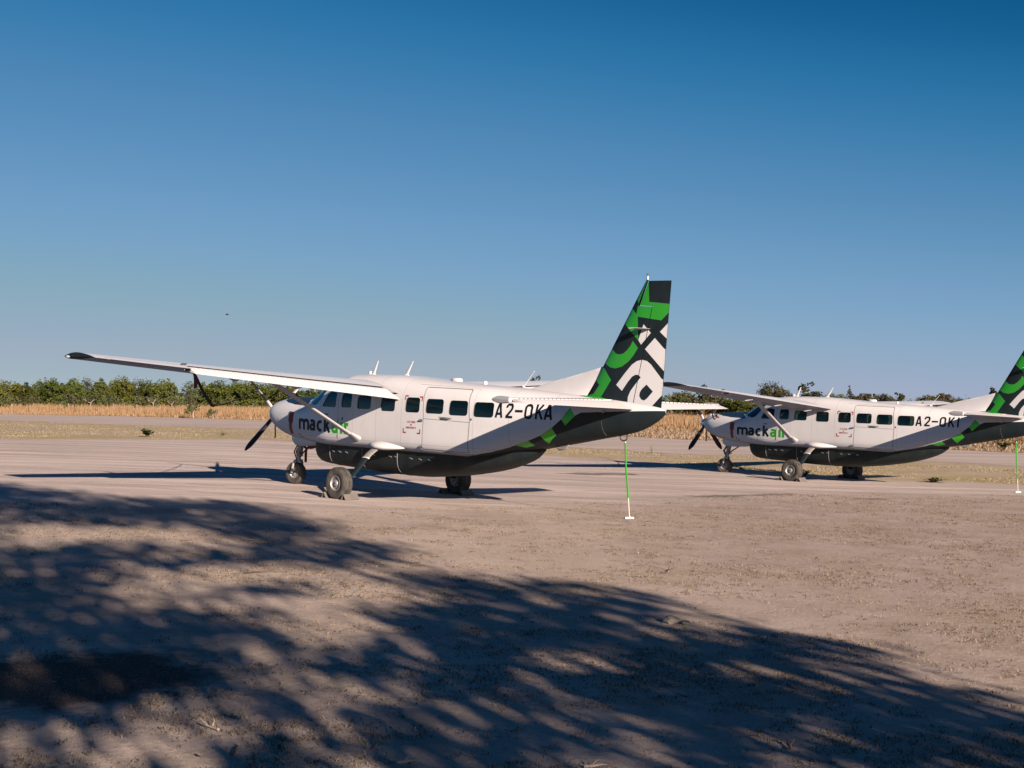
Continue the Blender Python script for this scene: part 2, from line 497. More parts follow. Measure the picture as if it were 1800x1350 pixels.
    def reveal(w, side, parent):
        A = np.array(w); y_, z_ = fus_yz(A[:, 0], A[:, 1] / K); p = np.stack([A[:, 0], y_, z_], 1); nn = fus_normal(A[:, 0], y_, z_)
        o_ = LA((p + nn * .002) * [1, side, 1]); i_ = LA((p - nn * .045) * [1, side, 1]); n = len(w)
        mk('window_frame', o_.tolist() + i_.tolist(), [(k, (k + 1) % n, n + (k + 1) % n, n + k) for k in range(n)], [SEAM], parent, smooth=False)
    dm = cls == 6
    for nm, k in (('cabin_door', 6), ('cockpit_door', 7)):
        for side in (1, -1):
            d = emit(nm, ok & (cls == k), [FUSW], None, root, both=side, off=.0015)
            if k == 6 and side == 1: lab_door = d
            if k == 6 and side == -1: other = d
            if k == 7 and side == 1: pdoor = d
    # glazing
    for side in (1, -1):
        for i in range(len(wins)):
            reveal(wins[i], side, emit('window', wid == i, [GLASS], None, root, both=side, off=-.016))
        reveal(ws, side, emit('windshield', wid == 90, [WSGLASS], None, root, both=side, off=-.012))
    # nose face
    n = 40; ph = np.linspace(0, 2 * np.pi, n, endpoint=False); rings = []
    for s_, k in ((.36, 1.0), (.345, .93), (.35, .72), (.40, .60)):
        r_ = []
        for a in ph:
            t_ = .5 + math.asin(math.sin(a)) / np.pi; yy, zz = fus_yz(.36, t_)
            yy = float(yy) * k * (1 if math.cos(a) >= 0 else -1); zz = 1.75 + (float(zz) - 1.75) * k
            r_.append(LV(s_, yy, zz))
        rings.append(r_)
    V, F = loft(rings); 
    mk('cowl_lip', V, F, [WHITE], root, recalc=True)
    mk('intake_plate', [LV(.39, .27 * math.cos(a), 1.75 + .2 * math.sin(a)) for a in ph], [tuple(range(n))], [DARKM], root)
    return fus, lab_door

def fus_decal(name, V2, F, mat, parent, off=.003, side=1):
    """flat print in (s, z) laid on the fuselage side"""
    bm = bmesh.new()
    vv = [bm.verts.new((a, b, 0)) for a, b in V2]
    for f in F:
        try: bm.faces.new([vv[i] for i in f])
        except ValueError: pass
    V2 = np.array(V2)
    for ax, st in ((0, .07), (1, .06)):
        lo, hi = V2[:, ax].min(), V2[:, ax].max(); k = lo + st
        while k < hi:
            nv = [0, 0, 0]; nv[ax] = 1; co = [0, 0, 0]; co[ax] = k
            bmesh.ops.bisect_plane(bm, geom=bm.verts[:] + bm.edges[:] + bm.faces[:], plane_co=co, plane_no=nv, dist=1e-5)
            k += st
    bmesh.ops.triangulate(bm, faces=bm.faces[:])
    A = np.array([v.co[:2] for v in bm.verts]); bm.verts.index_update()
    FF = np.array([[v.index for v in f.verts] for f in bm.faces]); bm.free()
    y, z = fus_yz(A[:, 0], fus_t(A[:, 0], A[:, 1])); nn = fus_normal(A[:, 0], y, z)
    P = LA((np.stack([A[:, 0], y, z], 1) + nn * off) * [1, side, 1]); n_ = nn * [1, -side, 1]
    fn = np.cross(P[FF[:, 1]] - P[FF[:, 0]], P[FF[:, 2]] - P[FF[:, 0]]); k = (fn * n_[FF].mean(1)).sum(1) < 0
    FF[k] = FF[k][:, ::-1]
    return mk(name, P, FF, [mat], parent, vn=n_)

def text_mesh(body, offset=0.0, spacing=1.0):
    cu = bpy.data.curves.new('lettering', 'FONT'); cu.body = body; cu.offset = offset; cu.space_character = spacing; cu.resolution_u = 5
    o = bpy.data.objects.new('lettering', cu); COL.objects.link(o)
    dg = bpy.context.evaluated_depsgraph_get(); dg.update()
    me = o.evaluated_get(dg).to_mesh()
    V = np.array([v.co[:2] for v in me.vertices]); F = [tuple(p.vertices) for p in me.polygons]
    o.evaluated_get(dg).to_mesh_clear()
    bpy.data.objects.remove(o); bpy.data.curves.remove(cu)
    return V, F

def glyph(strokes):
    """union of mitred strokes [(points, width, closed)] as triangles"""
    quads = []
    for pts, w, closed in strokes:
        P = np.array(pts, float); n = len(P); L_, R_ = [], []
        for i in range(n):
            d0 = P[i] - P[i - 1] if (closed or i > 0) else P[1] - P[0]
            d1 = P[(i + 1) % n] - P[i] if (closed or i < n - 1) else P[-1] - P[-2]
            d0 = d0 / np.linalg.norm(d0); d1 = d1 / np.linalg.norm(d1)
            n0 = np.array([-d0[1], d0[0]]); n1 = np.array([-d1[1], d1[0]]); m = n0 + n1; m /= np.linalg.norm(m)
            k = min(1 / max(m @ n0, .35), 1.9) * w / 2
            L_.append(P[i] + m * k); R_.append(P[i] - m * k)
        for i in range(n if closed else n - 1):
            j = (i + 1) % n; quads.append([tuple(L_[i]), tuple(L_[j]), tuple(R_[j]), tuple(R_[i])])
    vs_, es_ = [], []
    for q in quads:
        b = len(vs_); vs_ += [Vector(p) for p in q]; es_ += [(b + i, b + (i + 1) % 4) for i in range(4)]
    v, e, f, *_ = mgeo.delaunay_2d_cdt(vs_, es_, [], 0, 1e-5)
    V = np.array([tuple(q) for q in v]); T = np.array([t for t in f if len(t) == 3]); c = V[T].mean(1)
    k = np.zeros(len(T), bool)
    for q in quads: k |= pip(c, q)
    return V, T[k]

def sc(pts, kx): return [(x * kx, y) for x, y in pts]
def letters(word, style):
    """block lettering: list of (V, T, advance)"""
    out = []
    for ch in word:
        if style == 'logo':
            w, kx = .285, 1.28
            D = {'m': ([[(.1, 0), (.1, 1)], [(.1, .60), (.13, .76), (.25, .88), (.41, .9), (.56, .88), (.68, .78), (.72, .60), (.72, 0)], [(.72, .60), (.75, .76), (.87, .88), (1.03, .9), (1.18, .88), (1.30, .78), (1.34, .60), (1.34, 0)]], 1.44),
                 'a': ([[(.12, .86), (.28, .9), (.46, .9), (.60, .84), (.66, .70), (.66, 0)], [(.66, .55), (.36, .55), (.19, .48), (.12, .33), (.19, .17), (.34, .1), (.54, .13), (.66, .25)]], .76),
                 'c': ([[(.66, .86), (.50, .9), (.36, .88), (.19, .76), (.11, .5), (.19, .24), (.36, .12), (.50, .1), (.66, .14)]], .70),
                 'k': ([[(.1, 0), (.1, 1.42)], [(.12, .40), (.60, 1.02)], [(.30, .62), (.70, -.02)]], .76),
                 'i': ([[(.09, 0), (.09, 1)]], .18),
                 'r': ([[(.1, 0), (.1, 1)], [(.1, .58), (.16, .78), (.28, .89), (.46, .9)]], .46)}
        else:
            w, kx = .165, 1.0
            D = {'A': ([[(.06, 0), (.285, 1.0)], [(.57, 0), (.345, 1.0)], [(.14, .27), (.49, .27)], [(.24, .93), (.39, .93)]], .63),
                 '2': ([[(.075, .70), (.075, .80), (.16, .92), (.30, .926), (.44, .92), (.525, .80), (.525, .66), (.44, .50), (.10, .12), (.10, .074), (.60, .074)]], .60),
                 '-': ([[(0, .5), (.63, .5)]], .63),
                 'O': ([[(.075, .22), (.075, .78), (.16, .90), (.26, .926), (.37, .926), (.47, .90), (.555, .78), (.555, .22), (.47, .10), (.37, .074), (.26, .074), (.16, .10)]], .63),
                 'K': ([[(.075, 0), (.075, 1)], [(.075, .36), (.53, 1.0)], [(.24, .60), (.55, 0)]], .60),
                 'I': ([[(.075, 0), (.075, 1)]], .15)}
        st, adv = D[ch]
        V, T = glyph([(p, w, ch == 'O') for p in st]); V = V * [kx, 1]
        out.append((V, T, adv * kx))
    return out
def lay(word, style, x0, z0, height, starts=None, gap=.12, drop=0., flip=None):
    """place letters in (s, z); starts = station of each letter's left edge; flip = mirror station for the right-hand side"""
    Vs, Ts = [], []; x = x0; b = 0
    for k, (V, T, adv) in enumerate(letters(word, style)):
        if starts is not None: x = starts[k]
        P = np.stack([x + V[:, 0] * height, z0 + V[:, 1] * height], 1)
        P[:, 1] -= drop * (P[:, 0] - x0)
        Vs.append(P); Ts.append(T + b); b += len(P); x += (adv + gap) * height
    P = np.concatenate(Vs); T = np.concatenate(Ts)
    if flip is not None: P[:, 0] = flip - P[:, 0]
    return P, T

def fit(V, x0, x1, z0, z1, flip=False):
    lo, hi = V.min(0), V.max(0); u = (V - lo) / (hi - lo)
    if flip: u[:, 0] = 1 - u[:, 0]
    return np.stack([x0 + u[:, 0] * (x1 - x0), z0 + u[:, 1] * (z1 - z0)], 1)

# ------------------------------------------------------------------ fin and rudder
FIN = [(10.66, 2.34), (10.69, 2.40), (11.10, 3.03), (12.10, 4.71), (12.125, 4.69), (11.912, 4.196), (12.264, 4.168), (11.897, 2.33)]
RUD = [(11.915, 2.335), (12.28, 4.176), (11.978, 4.207), (12.170, 4.665), (12.68, 4.655), (12.535, 2.25)]
def fin_chord(z):
    le = 10.69 + (z - 2.40) * .6104
    te = 12.53 + (z - 2.27) * .0628
    return le, te
def fin_y(s, z):
    le, te = fin_chord(z); c = te - le; x = np.clip((s - le) / c, 0, 1)
    return np.maximum(5 * .095 * c * (.2969 * np.sqrt(x) - .126 * x - .3516 * x ** 2 + .2843 * x ** 3 - .1036 * x ** 4), .0)
def zz(o, sc, pts): return [(o[0] + a / sc, o[1] + b / sc) for a, b in pts]
FIN_POLYS = [
    (1, [(11.987, 4.688), (12.139, 4.68), (12.116, 4.603), (11.945, 4.221), (11.89, 4.357)]),
    (1, [(11.952, 4.205), (12.123, 4.632), (12.158, 4.698), (12.197, 4.263), (12.657, 4.215), (12.645, 4.054), (12.484, 3.907), (11.892, 3.993), (11.931, 4.206)]),
    (1, [(11.787, 4.148), (11.937, 3.992), (11.974, 3.532), (11.623, 3.848), (11.702, 4.093)]),
    (1, [(11.842, 3.523), (11.973, 3.387), (11.873, 3.241), (11.759, 3.124), (11.605, 3.025), (11.443, 2.988), (11.296, 3.013), (11.148, 3.092), (11.265, 3.381), (11.352, 3.345), (11.432, 3.279), (11.518, 3.26), (11.615, 3.274), (11.711, 3.338), (11.792, 3.426)]),
    (1, [(11.102, 3.01), (11.161, 2.977), (11.353, 2.764), (11.072, 2.363), (10.604, 2.352), (10.714, 2.493), (10.813, 2.469), (10.901, 2.483), (11.049, 2.661), (10.899, 2.784)]),
    (2, [(12.083, 3.837), (12.259, 3.672), (12.041, 3.449), (11.974, 3.536)]),
    (2, [(12.648, 3.867), (12.461, 3.69), (12.637, 3.544)]),
    (2, [(12.353, 3.575), (12.569, 3.369), (12.593, 3.366), (12.596, 2.928), (12.137, 3.364)]),
    (2, [(11.488, 2.671), (11.685, 2.899), (11.845, 3.066), (11.961, 3.135), (12.076, 3.159), (12.192, 3.137), (12.285, 3.071), (12.533, 2.798), (12.561, 2.798), (12.561, 2.513), (12.335, 2.287), (12.314, 2.238), (11.762, 2.239), (11.77, 2.327), (11.777, 2.444), (11.832, 2.561), (11.932, 2.68), (12.061, 2.827), (12.006, 2.869), (11.936, 2.874), (11.856, 2.834), (11.765, 2.735), (11.629, 2.557)]),
    (0, [(12.197, 2.691), (12.344, 2.561), (12.218, 2.427), (12.151, 2.383), (12.082, 2.404), (12.038, 2.47), (12.049, 2.538), (12.097, 2.606)]),
]
def sheet_solid(name, outline, parent, thick, base, polys, mats, le_close=True, gstep=.06):
    O = dens(outline, .05)
    A = np.array(outline); lo, hi = A.min(0), A.max(0)
    gx, gy = np.meshgrid(np.arange(lo[0] + .03, hi[0], gstep), np.arange(lo[1] + .03, hi[1], gstep * 1.3))
    G = np.stack([gx.ravel(), gy.ravel()], 1); G += np.random.default_rng(3).uniform(-.004, .004, G.shape)
    G = G[pip(G, O)]
    PL = [dens(p, .05) for _, p in polys]
    V2, T = cdt_sheet(O, PL, G)
    C = V2[T].mean(1); mi = np.full(len(T), base)
    for (m, _), p in zip(polys, PL): mi[pip(C, p)] = m
    y = thick(V2[:, 0], V2[:, 1])
    e = .01
    n0 = np.stack([-(thick(V2[:, 0] + e, V2[:, 1]) - thick(V2[:, 0] - e, V2[:, 1])) / (2 * e), np.ones(len(V2)), -(thick(V2[:, 0], V2[:, 1] + e) - thick(V2[:, 0], V2[:, 1] - e)) / (2 * e)], 1)
    n0[:, 0] = np.clip(n0[:, 0], -3, 3)
    n0 /= np.linalg.norm(n0, axis=1, keepdims=True)
    Vs, Fs, Ns, Ms = [], [], [], []
    for side in (1, -1):
        P = LA(np.stack([V2[:, 0], side * y, V2[:, 1]], 1)); n_ = n0 * [1, -side, 1]
        fn = np.cross(P[T[:, 1]] - P[T[:, 0]], P[T[:, 2]] - P[T[:, 0]]); tr = T.copy(); k = (fn * n_[T].mean(1)).sum(1) < 0; tr[k] = tr[k][:, ::-1]
        b = sum(len(v) for v in Vs); Vs.append(P); Ns.append(n_); Fs.append(tr + b); Ms.append(mi)
    Vv = np.concatenate(Vs); Nv = np.concatenate(Ns); Fl = np.concatenate(Fs).tolist(); Ml = np.concatenate(Ms).tolist()
    # closing wall along the outline
    On = np.array(O); yo = np.maximum(thick(On[:, 0], On[:, 1]), 0); n = len(O); b = len(Vv)
    Wl = LA(np.stack([On[:, 0], yo, On[:, 1]], 1)); Wr = LA(np.stack([On[:, 0], -yo, On[:, 1]], 1))
    cen = On.mean(0); d = np.roll(On, -1, 0) - np.roll(On, 1, 0); area = .5 * np.sum(On[:, 0] * np.roll(On[:, 1], -1) - np.roll(On[:, 0], -1) * On[:, 1])
    wn_ = np.stack([d[:, 1], 0 * d[:, 0], -d[:, 0]], 1) * np.sign(area); wn_ /= np.maximum(np.linalg.norm(wn_, axis=1, keepdims=True), 1e-9)
    Vv = np.concatenate([Vv, Wl, Wr]); Nv = np.concatenate([Nv, wn_, wn_])
    for i in range(n):
        j = (i + 1) % n
        if yo[i] + yo[j] < 1e-4: continue
        Fl.append((b + i, b + j, b + n + j, b + n + i)); Ml.append(base)
    return mk(name, Vv, Fl, mats, parent, mi=Ml, vn=Nv)

# ------------------------------------------------------------------ wing
def naca(x, t): return 5 * t * (.2969 * np.sqrt(x) - .126 * x - .3516 * x * x + .2843 * x ** 3 - .1036 * x ** 4)
def camber(x, m=.022, p=.32): return np.where(x < p, m / p ** 2 * (2 * p * x - x * x), m / (1 - p) ** 2 * (1 - 2 * p + 2 * p * x - x * x))
def wing_sta(y):
    u = (abs(y) - .85) / 7.05
    le = 3.955 + .615 * u; te = 5.94 + (5.60 - 5.94) * u
    c = te - le; zte = 2.372 + .468 * u
    inc = math.radians(2.6 - 2.2 * u)
    return le, c, zte, inc, .165 - .045 * u
def wpt(y, x, h):
    """x chord fraction, h height/chord above the chord line"""
    le, c, zte, inc, t = wing_sta(y)
    return (le + x * c, y, zte + (1 - x) * c * math.sin(inc) + h * c)
def wing_section(y, xu, xl, n=16):
    t = wing_sta(y)[4]
    a = (1 - np.cos(np.linspace(0, np.pi / 2, n)))
    pts = [wpt(y, x, float(camber(x) + naca(x, t))) for x in (a[::-1] * xu)]
    pts += [wpt(y, x, float(camber(x) - naca(x, t))) for x in (a[1:] * xl)]
    xm = (xu + xl) / 2 - .03 * (xu > .9) * 0
    if xu < .99: pts.append(wpt(y, xl + .01, float(camber(xl) + .2 * naca(xl, t))))
    return pts

def surf_section(y, x0, defl, bead, n=10, slide=0., rise=0.):
    """flap / aileron section with hinge at x0, deflected down by defl"""
    le, c, zte, inc, t = wing_sta(y)
    xh = x0 + .02; mid0 = float(camber(xh)) - .25 * float(naca(xh, t))
    up, lo = [], []
    us_ = np.concatenate([[0, .02, .06, .12, .2], np.linspace(.3, 1, n - 5)])
    for u in us_:
        x = x0 + (1 - x0) * u
        th = float(naca(np.array(min(x, .999)), t)); cm = float(camber(np.array(x)))
        k = min(1, math.sqrt(u / .2)) if u < .2 else 1
        b_ = bead * (1 if .28 < u < .97 else 0) / c
        up.append((x, cm * k + (1 - k) * mid0 + th * k * .97 + b_)); lo.append((x, cm * k + (1 - k) * mid0 - th * k * .97 + b_ * .0))
    sec = up[::-1] + lo[1:]
    out = []
    ca, sa = math.cos(defl), math.sin(defl)
    for x, h in sec:
        dx, dh = x - xh, h - mid0
        out.append(wpt(y, xh + dx * ca + dh * sa + slide, mid0 - dx * sa + dh * ca + rise))
    return out

def rail(name, ys, secf, mats, parent, cap=True, mi=None):
    rings = [[LV(*p) for p in secf(y)] for y in ys]
    V, F = loft(rings, True, cap)
    o = mk(name, V, F, mats, parent, recalc=True)
    return autosmooth(o, 40)

def bead_span(y0, y1, pitch=.115):
    ys = []; y = y0; k = 0
    prof = [(0, 0), (.35, 0), (.5, 1), (.8, 1), (.95, 0)]
    while y < y1 - pitch:
        for a, b in prof: ys.append((y + a * pitch, b))
        y += pitch
    ys.append((y1, 0))
    return ys

def build_surfaces(root, flap, elev):
    """the movable surfaces, which stand differently on each aeroplane"""
    for sg in (1, -1):
        ys = bead_span(.87, 5.82)
        bd = dict((round(sg * y, 5), b) for y, b in ys)
        f = rail('flap', [sg * y for y, _ in ys], lambda y: surf_section(y, .70, flap, .006 * bd[round(y, 5)], slide=.05 if flap > .05 else 0., rise=-.010 if flap > .05 else 0.), [WHITE], root)
        f['variant'] = 1
        ye = bead_span(.22, 2.98, .10)
        be = dict((round(sg * y, 5), b) for y, b in ye)
        e = rail('elevator', [sg * y for y, _ in ye] + [sg * 3.10], lambda y: hs_section(y, True, elev, .006 * be.get(round(y, 5), 0)), [WHITE], root)
        e['variant'] = 1

def hs_sta(y):
    u = abs(y) / 3.14
    le = 10.42 + .78 * u; te = 12.08 - .16 * u
    return le, te - le
def hs_section(y, moving, defl=0., bead=0.):
    le, c = hs_sta(y); t = .10; x0 = .60; z0 = 2.318
    out = []
    if not moving:
        a = (1 - np.cos(np.linspace(0, np.pi / 2, 12))) * .585
        up = [(x, float(naca(x, t))) for x in a[::-1]]; lo = [(x, -float(naca(x, t))) for x in a[1:]]
        return [(le + x * c, y, z0 + h * c) for x, h in up + lo]
    us_ = [0, .03, .08, .16, .3, .45, .6, .75, .9, 1]
    up, lo = [], []
    for u in us_:
        x = x0 + (1 - x0) * u; th = float(naca(min(x, .9995), t)); k = min(1, math.sqrt(u / .16))
        b_ = bead / c * (1 if .2 < u < .95 else 0)
        up.append((x, th * k + b_)); lo.append((x, -th * k - b_))
    xh = x0 + .04; ca, sa = math.cos(defl), math.sin(defl)
    for x, h in up[::-1] + lo[1:]:
        dx = x - xh
        out.append((le + (xh + dx * ca + h * sa) * c, y, z0 + (-dx * sa + h * ca) * c))
    return out

# ------------------------------------------------------------------ aeroplane: assembly
def blade_antenna(parent, s, z, h, sweep, ch):
    rings = []
    for k in np.linspace(0, 1, 6):
        c = ch * (1 - .72 * k); rings.append([LV(s + sweep * k + c * .5 * math.cos(a), .018 * (1 - .6 * k) * math.sin(a), z + h * k) for a in np.linspace(0, 2 * math.pi, 10, endpoint=False)])
    V, F = loft(rings, True, True)
    b = mk('blade_antenna', V, F, [FIBRE], parent, recalc=True); autosmooth(b, 50)
    r2 = [[LV(s + ch * .1 + ch * .75 * math.cos(a) * q, .045 * q * math.sin(a), z + zz_) for a in np.linspace(0, 2 * math.pi, 12, endpoint=False)] for q, zz_ in ((1, -.01), (1, .012), (.5, .03))]
    V, F = loft(r2, True, True); mk('antenna_foot', V, F, [FIBRE], b, recalc=True)
    return b

def wheel(parent, c, R, W, r, name='wheel', steer=0.):
    """tyre, rim, hub; axle along y"""
    w = empty(name, parent); w.location = LV(*c); w.rotation_euler = (0, 0, steer)
    prof = [(r * .98, -W * .36), (r * 1.05, -W * .42), (R * .80, -W * .5), (R * .90, -W * .48), (R * .955, -W * .42)]
    gx = [-.30, -.10, .10, .30]
    cur = -.39
    for g_ in gx:
        prof += [(R * (.985 + .015 * (1 - abs(g_ - .03) * 2)), W * (g_ - .022)), (R * .968, W * (g_ - .016)), (R * .968, W * (g_ + .016)), (R * (.985 + .015 * (1 - abs(g_ + .03) * 2)), W * (g_ + .022))]
    prof += [(R * .955, W * .42), (R * .90, W * .48), (R * .80, W * .5), (r * 1.05, W * .42), (r * .98, W * .36)]
    V, F = lathe(prof, (0, 0, 0), (0, -1, 0), 56)
    t = mk('tyre', V, F, [RUBBER], w, recalc=True); autosmooth(t, 50)
    for sg in (1, -1):
        pr = [(r * 1.0, W * .36), (r * 1.03, W * .43), (r * .97, W * .445), (r * .90, W * .39), (r * .84, W * .30), (r * .62, W * .27), (r * .45, W * .30), (r * .40, W * .42), (r * .30, W * .45), (.002, W * .45)]
        V, F = lathe([(a, sg * b) for a, b in pr], (0, 0, 0), (0, -1, 0), 40)
        o = mk('rim', V, F, [RIM], w, recalc=True); autosmooth(o, 40)
        mb = MB()
        for k in range(8):
            a = 2 * math.pi * k / 8
            mb.tube([(r * .73 * math.cos(a), -sg * W * .27, r * .73 * math.sin(a)), (r * .73 * math.cos(a), -sg * W * .305, r * .73 * math.sin(a))], r * .10, 8, 0)
        mb.tube([(0, -sg * W * .44, 0), (0, -sg * W * .50, 0)], r * .13, 8, 0)
        mb.build('wheel_bolts', [DARKM], w)['kind'] = 'stuff'
    return w

def build_plane():
    root = empty('airplane')
    fus, cdoor = build_fuselage(root)
    # ---- lettering
    H_ = .255
    V, F = lay('mack', 'logo', 2.13, 1.412, H_, starts=[2.13, 2.63, 2.96, 3.29], drop=.015)
    logo = fus_decal('airline_logo', V, F, INK, root)
    V, F = lay('air', 'logo', 3.60, 1.390, H_, starts=[3.60, 3.965, 4.10], drop=.02)
    fus_decal('logo_word', V, F, INKG, logo)
    fus_decal('logo_leaf', [(3.975, 1.70), (4.025, 1.70), (4.05, 1.765), (4.0, 1.745)], [(0, 1, 2, 3)], INK, logo)
    V, F = lay('mack', 'logo', 2.13, 1.412, H_, starts=[2.13, 2.63, 2.96, 3.29])
    V[:, 0] = 6.40 - V[:, 0]
    l2 = fus_decal('airline_logo', V, F, INK, root, side=-1)
    V, F = lay('air', 'logo', 3.60, 1.40, H_, starts=[3.60, 3.965, 4.10]); V[:, 0] = 6.40 - V[:, 0]
    fus_decal('logo_word', V, F, INKG, l2, side=-1)
    # red cut-here marks
    for side in (1, -1):
        cm = None
        for (s, z, dx, dz) in [(6.165, 2.325, 1, -1), (6.735, 2.31, -1, -1), (6.725, 1.495, -1, 1), (6.165, 1.50, 1, 1)]:
            w_, l_ = .028, .105
            o = fus_decal('corner_mark', [(s, z), (s + dx * l_, z), (s + dx * l_, z + dz * w_), (s + dx * w_, z + dz * w_), (s + dx * w_, z + dz * l_), (s, z + dz * l_)], [(0, 1, 2, 3), (0, 3, 4, 5)], REDP, root, side=side)
        for k, (tx, hw) in enumerate((('CUT HERE', .135), ('IN', .022), ('EMERGENCY', .165))):
            V, F = text_mesh(tx, .012)
            zc = 1.748 - k * .062
            fus_decal('rescue_lettering', fit(V, 6.43 - hw, 6.43 + hw, zc - .021, zc + .021, flip=side < 0), F, REDP, root, side=side)
    # small door placards
    fus_decal('placard', [(7.27, 1.855), (7.34, 1.855), (7.34, 1.895), (7.27, 1.895)], [(0, 1, 2, 3)], pmat('yellow_placard', (.45, .36, .05), .5), root)
    fus_decal('placard', [(3.30, 1.80), (3.46, 1.80), (3.46, 1.825), (3.30, 1.825)], [(0, 1, 2, 3)], INK, root)
    fus_decal('vent_spot', [(8.19, 1.845), (8.225, 1.845), (8.225, 1.89), (8.19, 1.89)], [(0, 1, 2, 3)], INK, root)
    fus_decal('vent_spot', [(2.02, 1.27), (2.07, 1.25), (2.08, 1.29), (2.03, 1.31)], [(0, 1, 2, 3)], INK, root)
    fus_decal('vent_spot', [(2.10, 1.235), (2.16, 1.20), (2.17, 1.235), (2.12, 1.26)], [(0, 1, 2, 3)], INK, root)
    fus_decal('vent_spot', [(1.06, 1.56), (1.075, 1.56), (1.085, 1.64), (1.07, 1.66)], [(0, 1, 2, 3)], STEEL, root)
    def onside(s, z, out=0.): return LV(s, float(fus_y(s, z)) + out, z)
    # door fittings
    mb = MB(); mb.tube([onside(7.36, 1.875, .01), onside(7.42, 1.873, .03), onside(7.58, 1.868, .03), onside(7.66, 1.865, .005)], [.012, .022, .02, .008], 10, 0, flat=.6)
    mb.build('door_handle', [STEEL], cdoor)
    for z in (1.80, 1.235):
        mb = MB(); mb.box(onside(6.76, z, .012), (.045, .016, .020)); mb.tube([onside(6.70, z - .01, .02), onside(6.745, z - .01, .02)], .016, 8)
        mb.build('door_hinge', [STEEL], cdoor)
    mb = MB(); mb.tube([onside(s, z, .006) for s, z in [(6.50, 2.575), (7.0, 2.56), (7.6, 2.54), (8.28, 2.505)]], [.008, .011, .011, .008], 6)
    mb.build('rain_gutter', [WHITE], fus)
    mb = MB(); mb.tube([onside(s, z, .012) for s, z in [(6.80, 1.150), (7.5, 1.140), (8.17, 1.128)]], .013, 6)
    mb.build('door_sill', [STEEL], fus)
    mb = MB(); mb.box(onside(3.86, 1.50, .004), (.004, .004, .2)); mb.build('door_strip', [SEAM], fus)
    # cabin seats behind the glass
    for k, s in enumerate((3.75, 4.75, 5.6, 6.45, 7.3, 8.05)):
        for y in (.38, -.38):
            mb = MB()
            mb.box(LV(s + .24, y, 1.93), (.05, .19, .26), rot=Matrix.Rotation(.15, 3, 'Y')); mb.box(LV(s, y, 1.55), (.24, .21, .07)); mb.box(LV(s + .29, y, 2.24), (.045, .11, .07))
            mb.build('cabin_seat', [SEATM], fus)
    mb = MB(); mb.box(LV(2.88, 0, 1.98), (.12, .62, .12)); mb.build('instrument_panel', [DARKM], fus)
    # ---- belly cargo pod
    PW = pchip([(2.45, .40), (2.56, .50), (2.8, .58), (3.3, .64), (4.2, .68), (6.8, .68), (7.8, .58), (8.6, .44), (9.2, .28), (9.56, .08)])
    PB = pchip([(2.45, .95), (2.52, .80), (2.62, .69), (2.76, .635), (3.2, .605), (4.2, .565), (5.4, .525), (6.3, .53), (6.9, .58), (7.76, .69), (8.4, .81), (8.94, .96), (9.3, 1.10), (9.56, 1.27)])
    PT = lambda s: float(ZB(s)) + .10
    rings = []
    sts = np.concatenate([[2.45, 2.47, 2.5, 2.55, 2.62, 2.72], np.arange(2.85, 9.5, .15), [9.52, 9.56]])
    for s in sts:
        w, b, tp = float(PW(s)), float(PB(s)), PT(s); n = 3.6 if s < 7.5 else 2.8
        r_ = [LV(s, w, tp)]
        for a in np.linspace(0, math.pi, 27):
            ca, sa = math.cos(a), math.sin(a)
            r_.append(LV(s, w * math.copysign(abs(ca) ** (2 / n), ca), tp - .12 - (max(tp - .12 - b, .01)) * abs(sa) ** (2 / n)))
        r_.append(LV(s, -w, tp)); rings.append(r_)
    V, F = loft(rings, True, True)
    pod = mk('cargo_pod', V, F, [PODC], root, recalc=True); autosmooth(pod, 40)
    for s in (3.30, 4.55, 5.78):
        w = float(PW(s)); mb = MB()
        pts = []
        for a in np.linspace(-.02, .5 * math.pi, 14):
            ca, sa = math.cos(a), math.sin(a); b = float(PB(s)); tp = PT(s)
            pts.append(LV(s, w * abs(ca) ** (2 / 3.6) + .002, tp - .12 - (tp - .12 - b) * max(sa, -.2) ** (2 / 3.6) if sa > 0 else tp - .1))
        mb.tube(pts, .007, 5); mb.build('pod_seam', [STEEL], pod)
    for side in (1, -1):
        for s in (3.45, 3.72, 3.98, 4.75, 4.98, 5.55, 5.75, 6.25, 6.55, 6.85):
            mb = MB(); mb.box(LV(s, side * (float(PW(s)) + .006), .955 - .004 * (s - 3)), (.045, .007, .010), rot=Matrix.Rotation(.22, 3, 'Y')); mb.build('pod_latch', [RIM], pod)
    # ---- nose gear fairing under the cowl
    rings = []
    for s, w, z0 in [(1.02, .05, 1.16), (1.08, .13, 1.06), (1.2, .16, .985), (1.5, .17, .965), (1.9, .17, .985), (2.25, .15, 1.03), (2.46, .12, 1.07)]:
        zt_ = float(ZB(s)) + .12
        rings.append([LV(s, w, zt_), LV(s, w, z0 + .05), LV(s, w * .7, z0), LV(s, -w * .7, z0), LV(s, -w, z0 + .05), LV(s, -w, zt_)])
    V, F = loft(rings, True, True); o = mk('nose_gear_fairing', V, F, [WHITE], root, recalc=True); autosmooth(o, 40)
    # ---- fin, dorsal, rudder
    polys = [(m, p) for m, p in FIN_POLYS]
    fin = sheet_solid('fin', FIN, root, fin_y, 0, polys, [CHAR, GREEN, WHITE])
    rud = sheet_solid('rudder', RUD, root, lambda s, z: fin_y(s, z) * .96 + .004, 0, polys, [CHAR, GREEN, WHITE])
    prof = [(9.10, 2.54), (9.4, 2.615), (9.71, 2.70), (10.22, 2.815), (10.73, 2.935), (11.10, 3.03)]
    pf = pchip([(a, b) for a, b in prof]); rings = []
    us_ = np.linspace(0, 1, 10)
    def zlev(s, u): zb_ = float(ZT(s)) - .06; return zb_ + (float(pf(s)) - zb_) * u
    ends = []
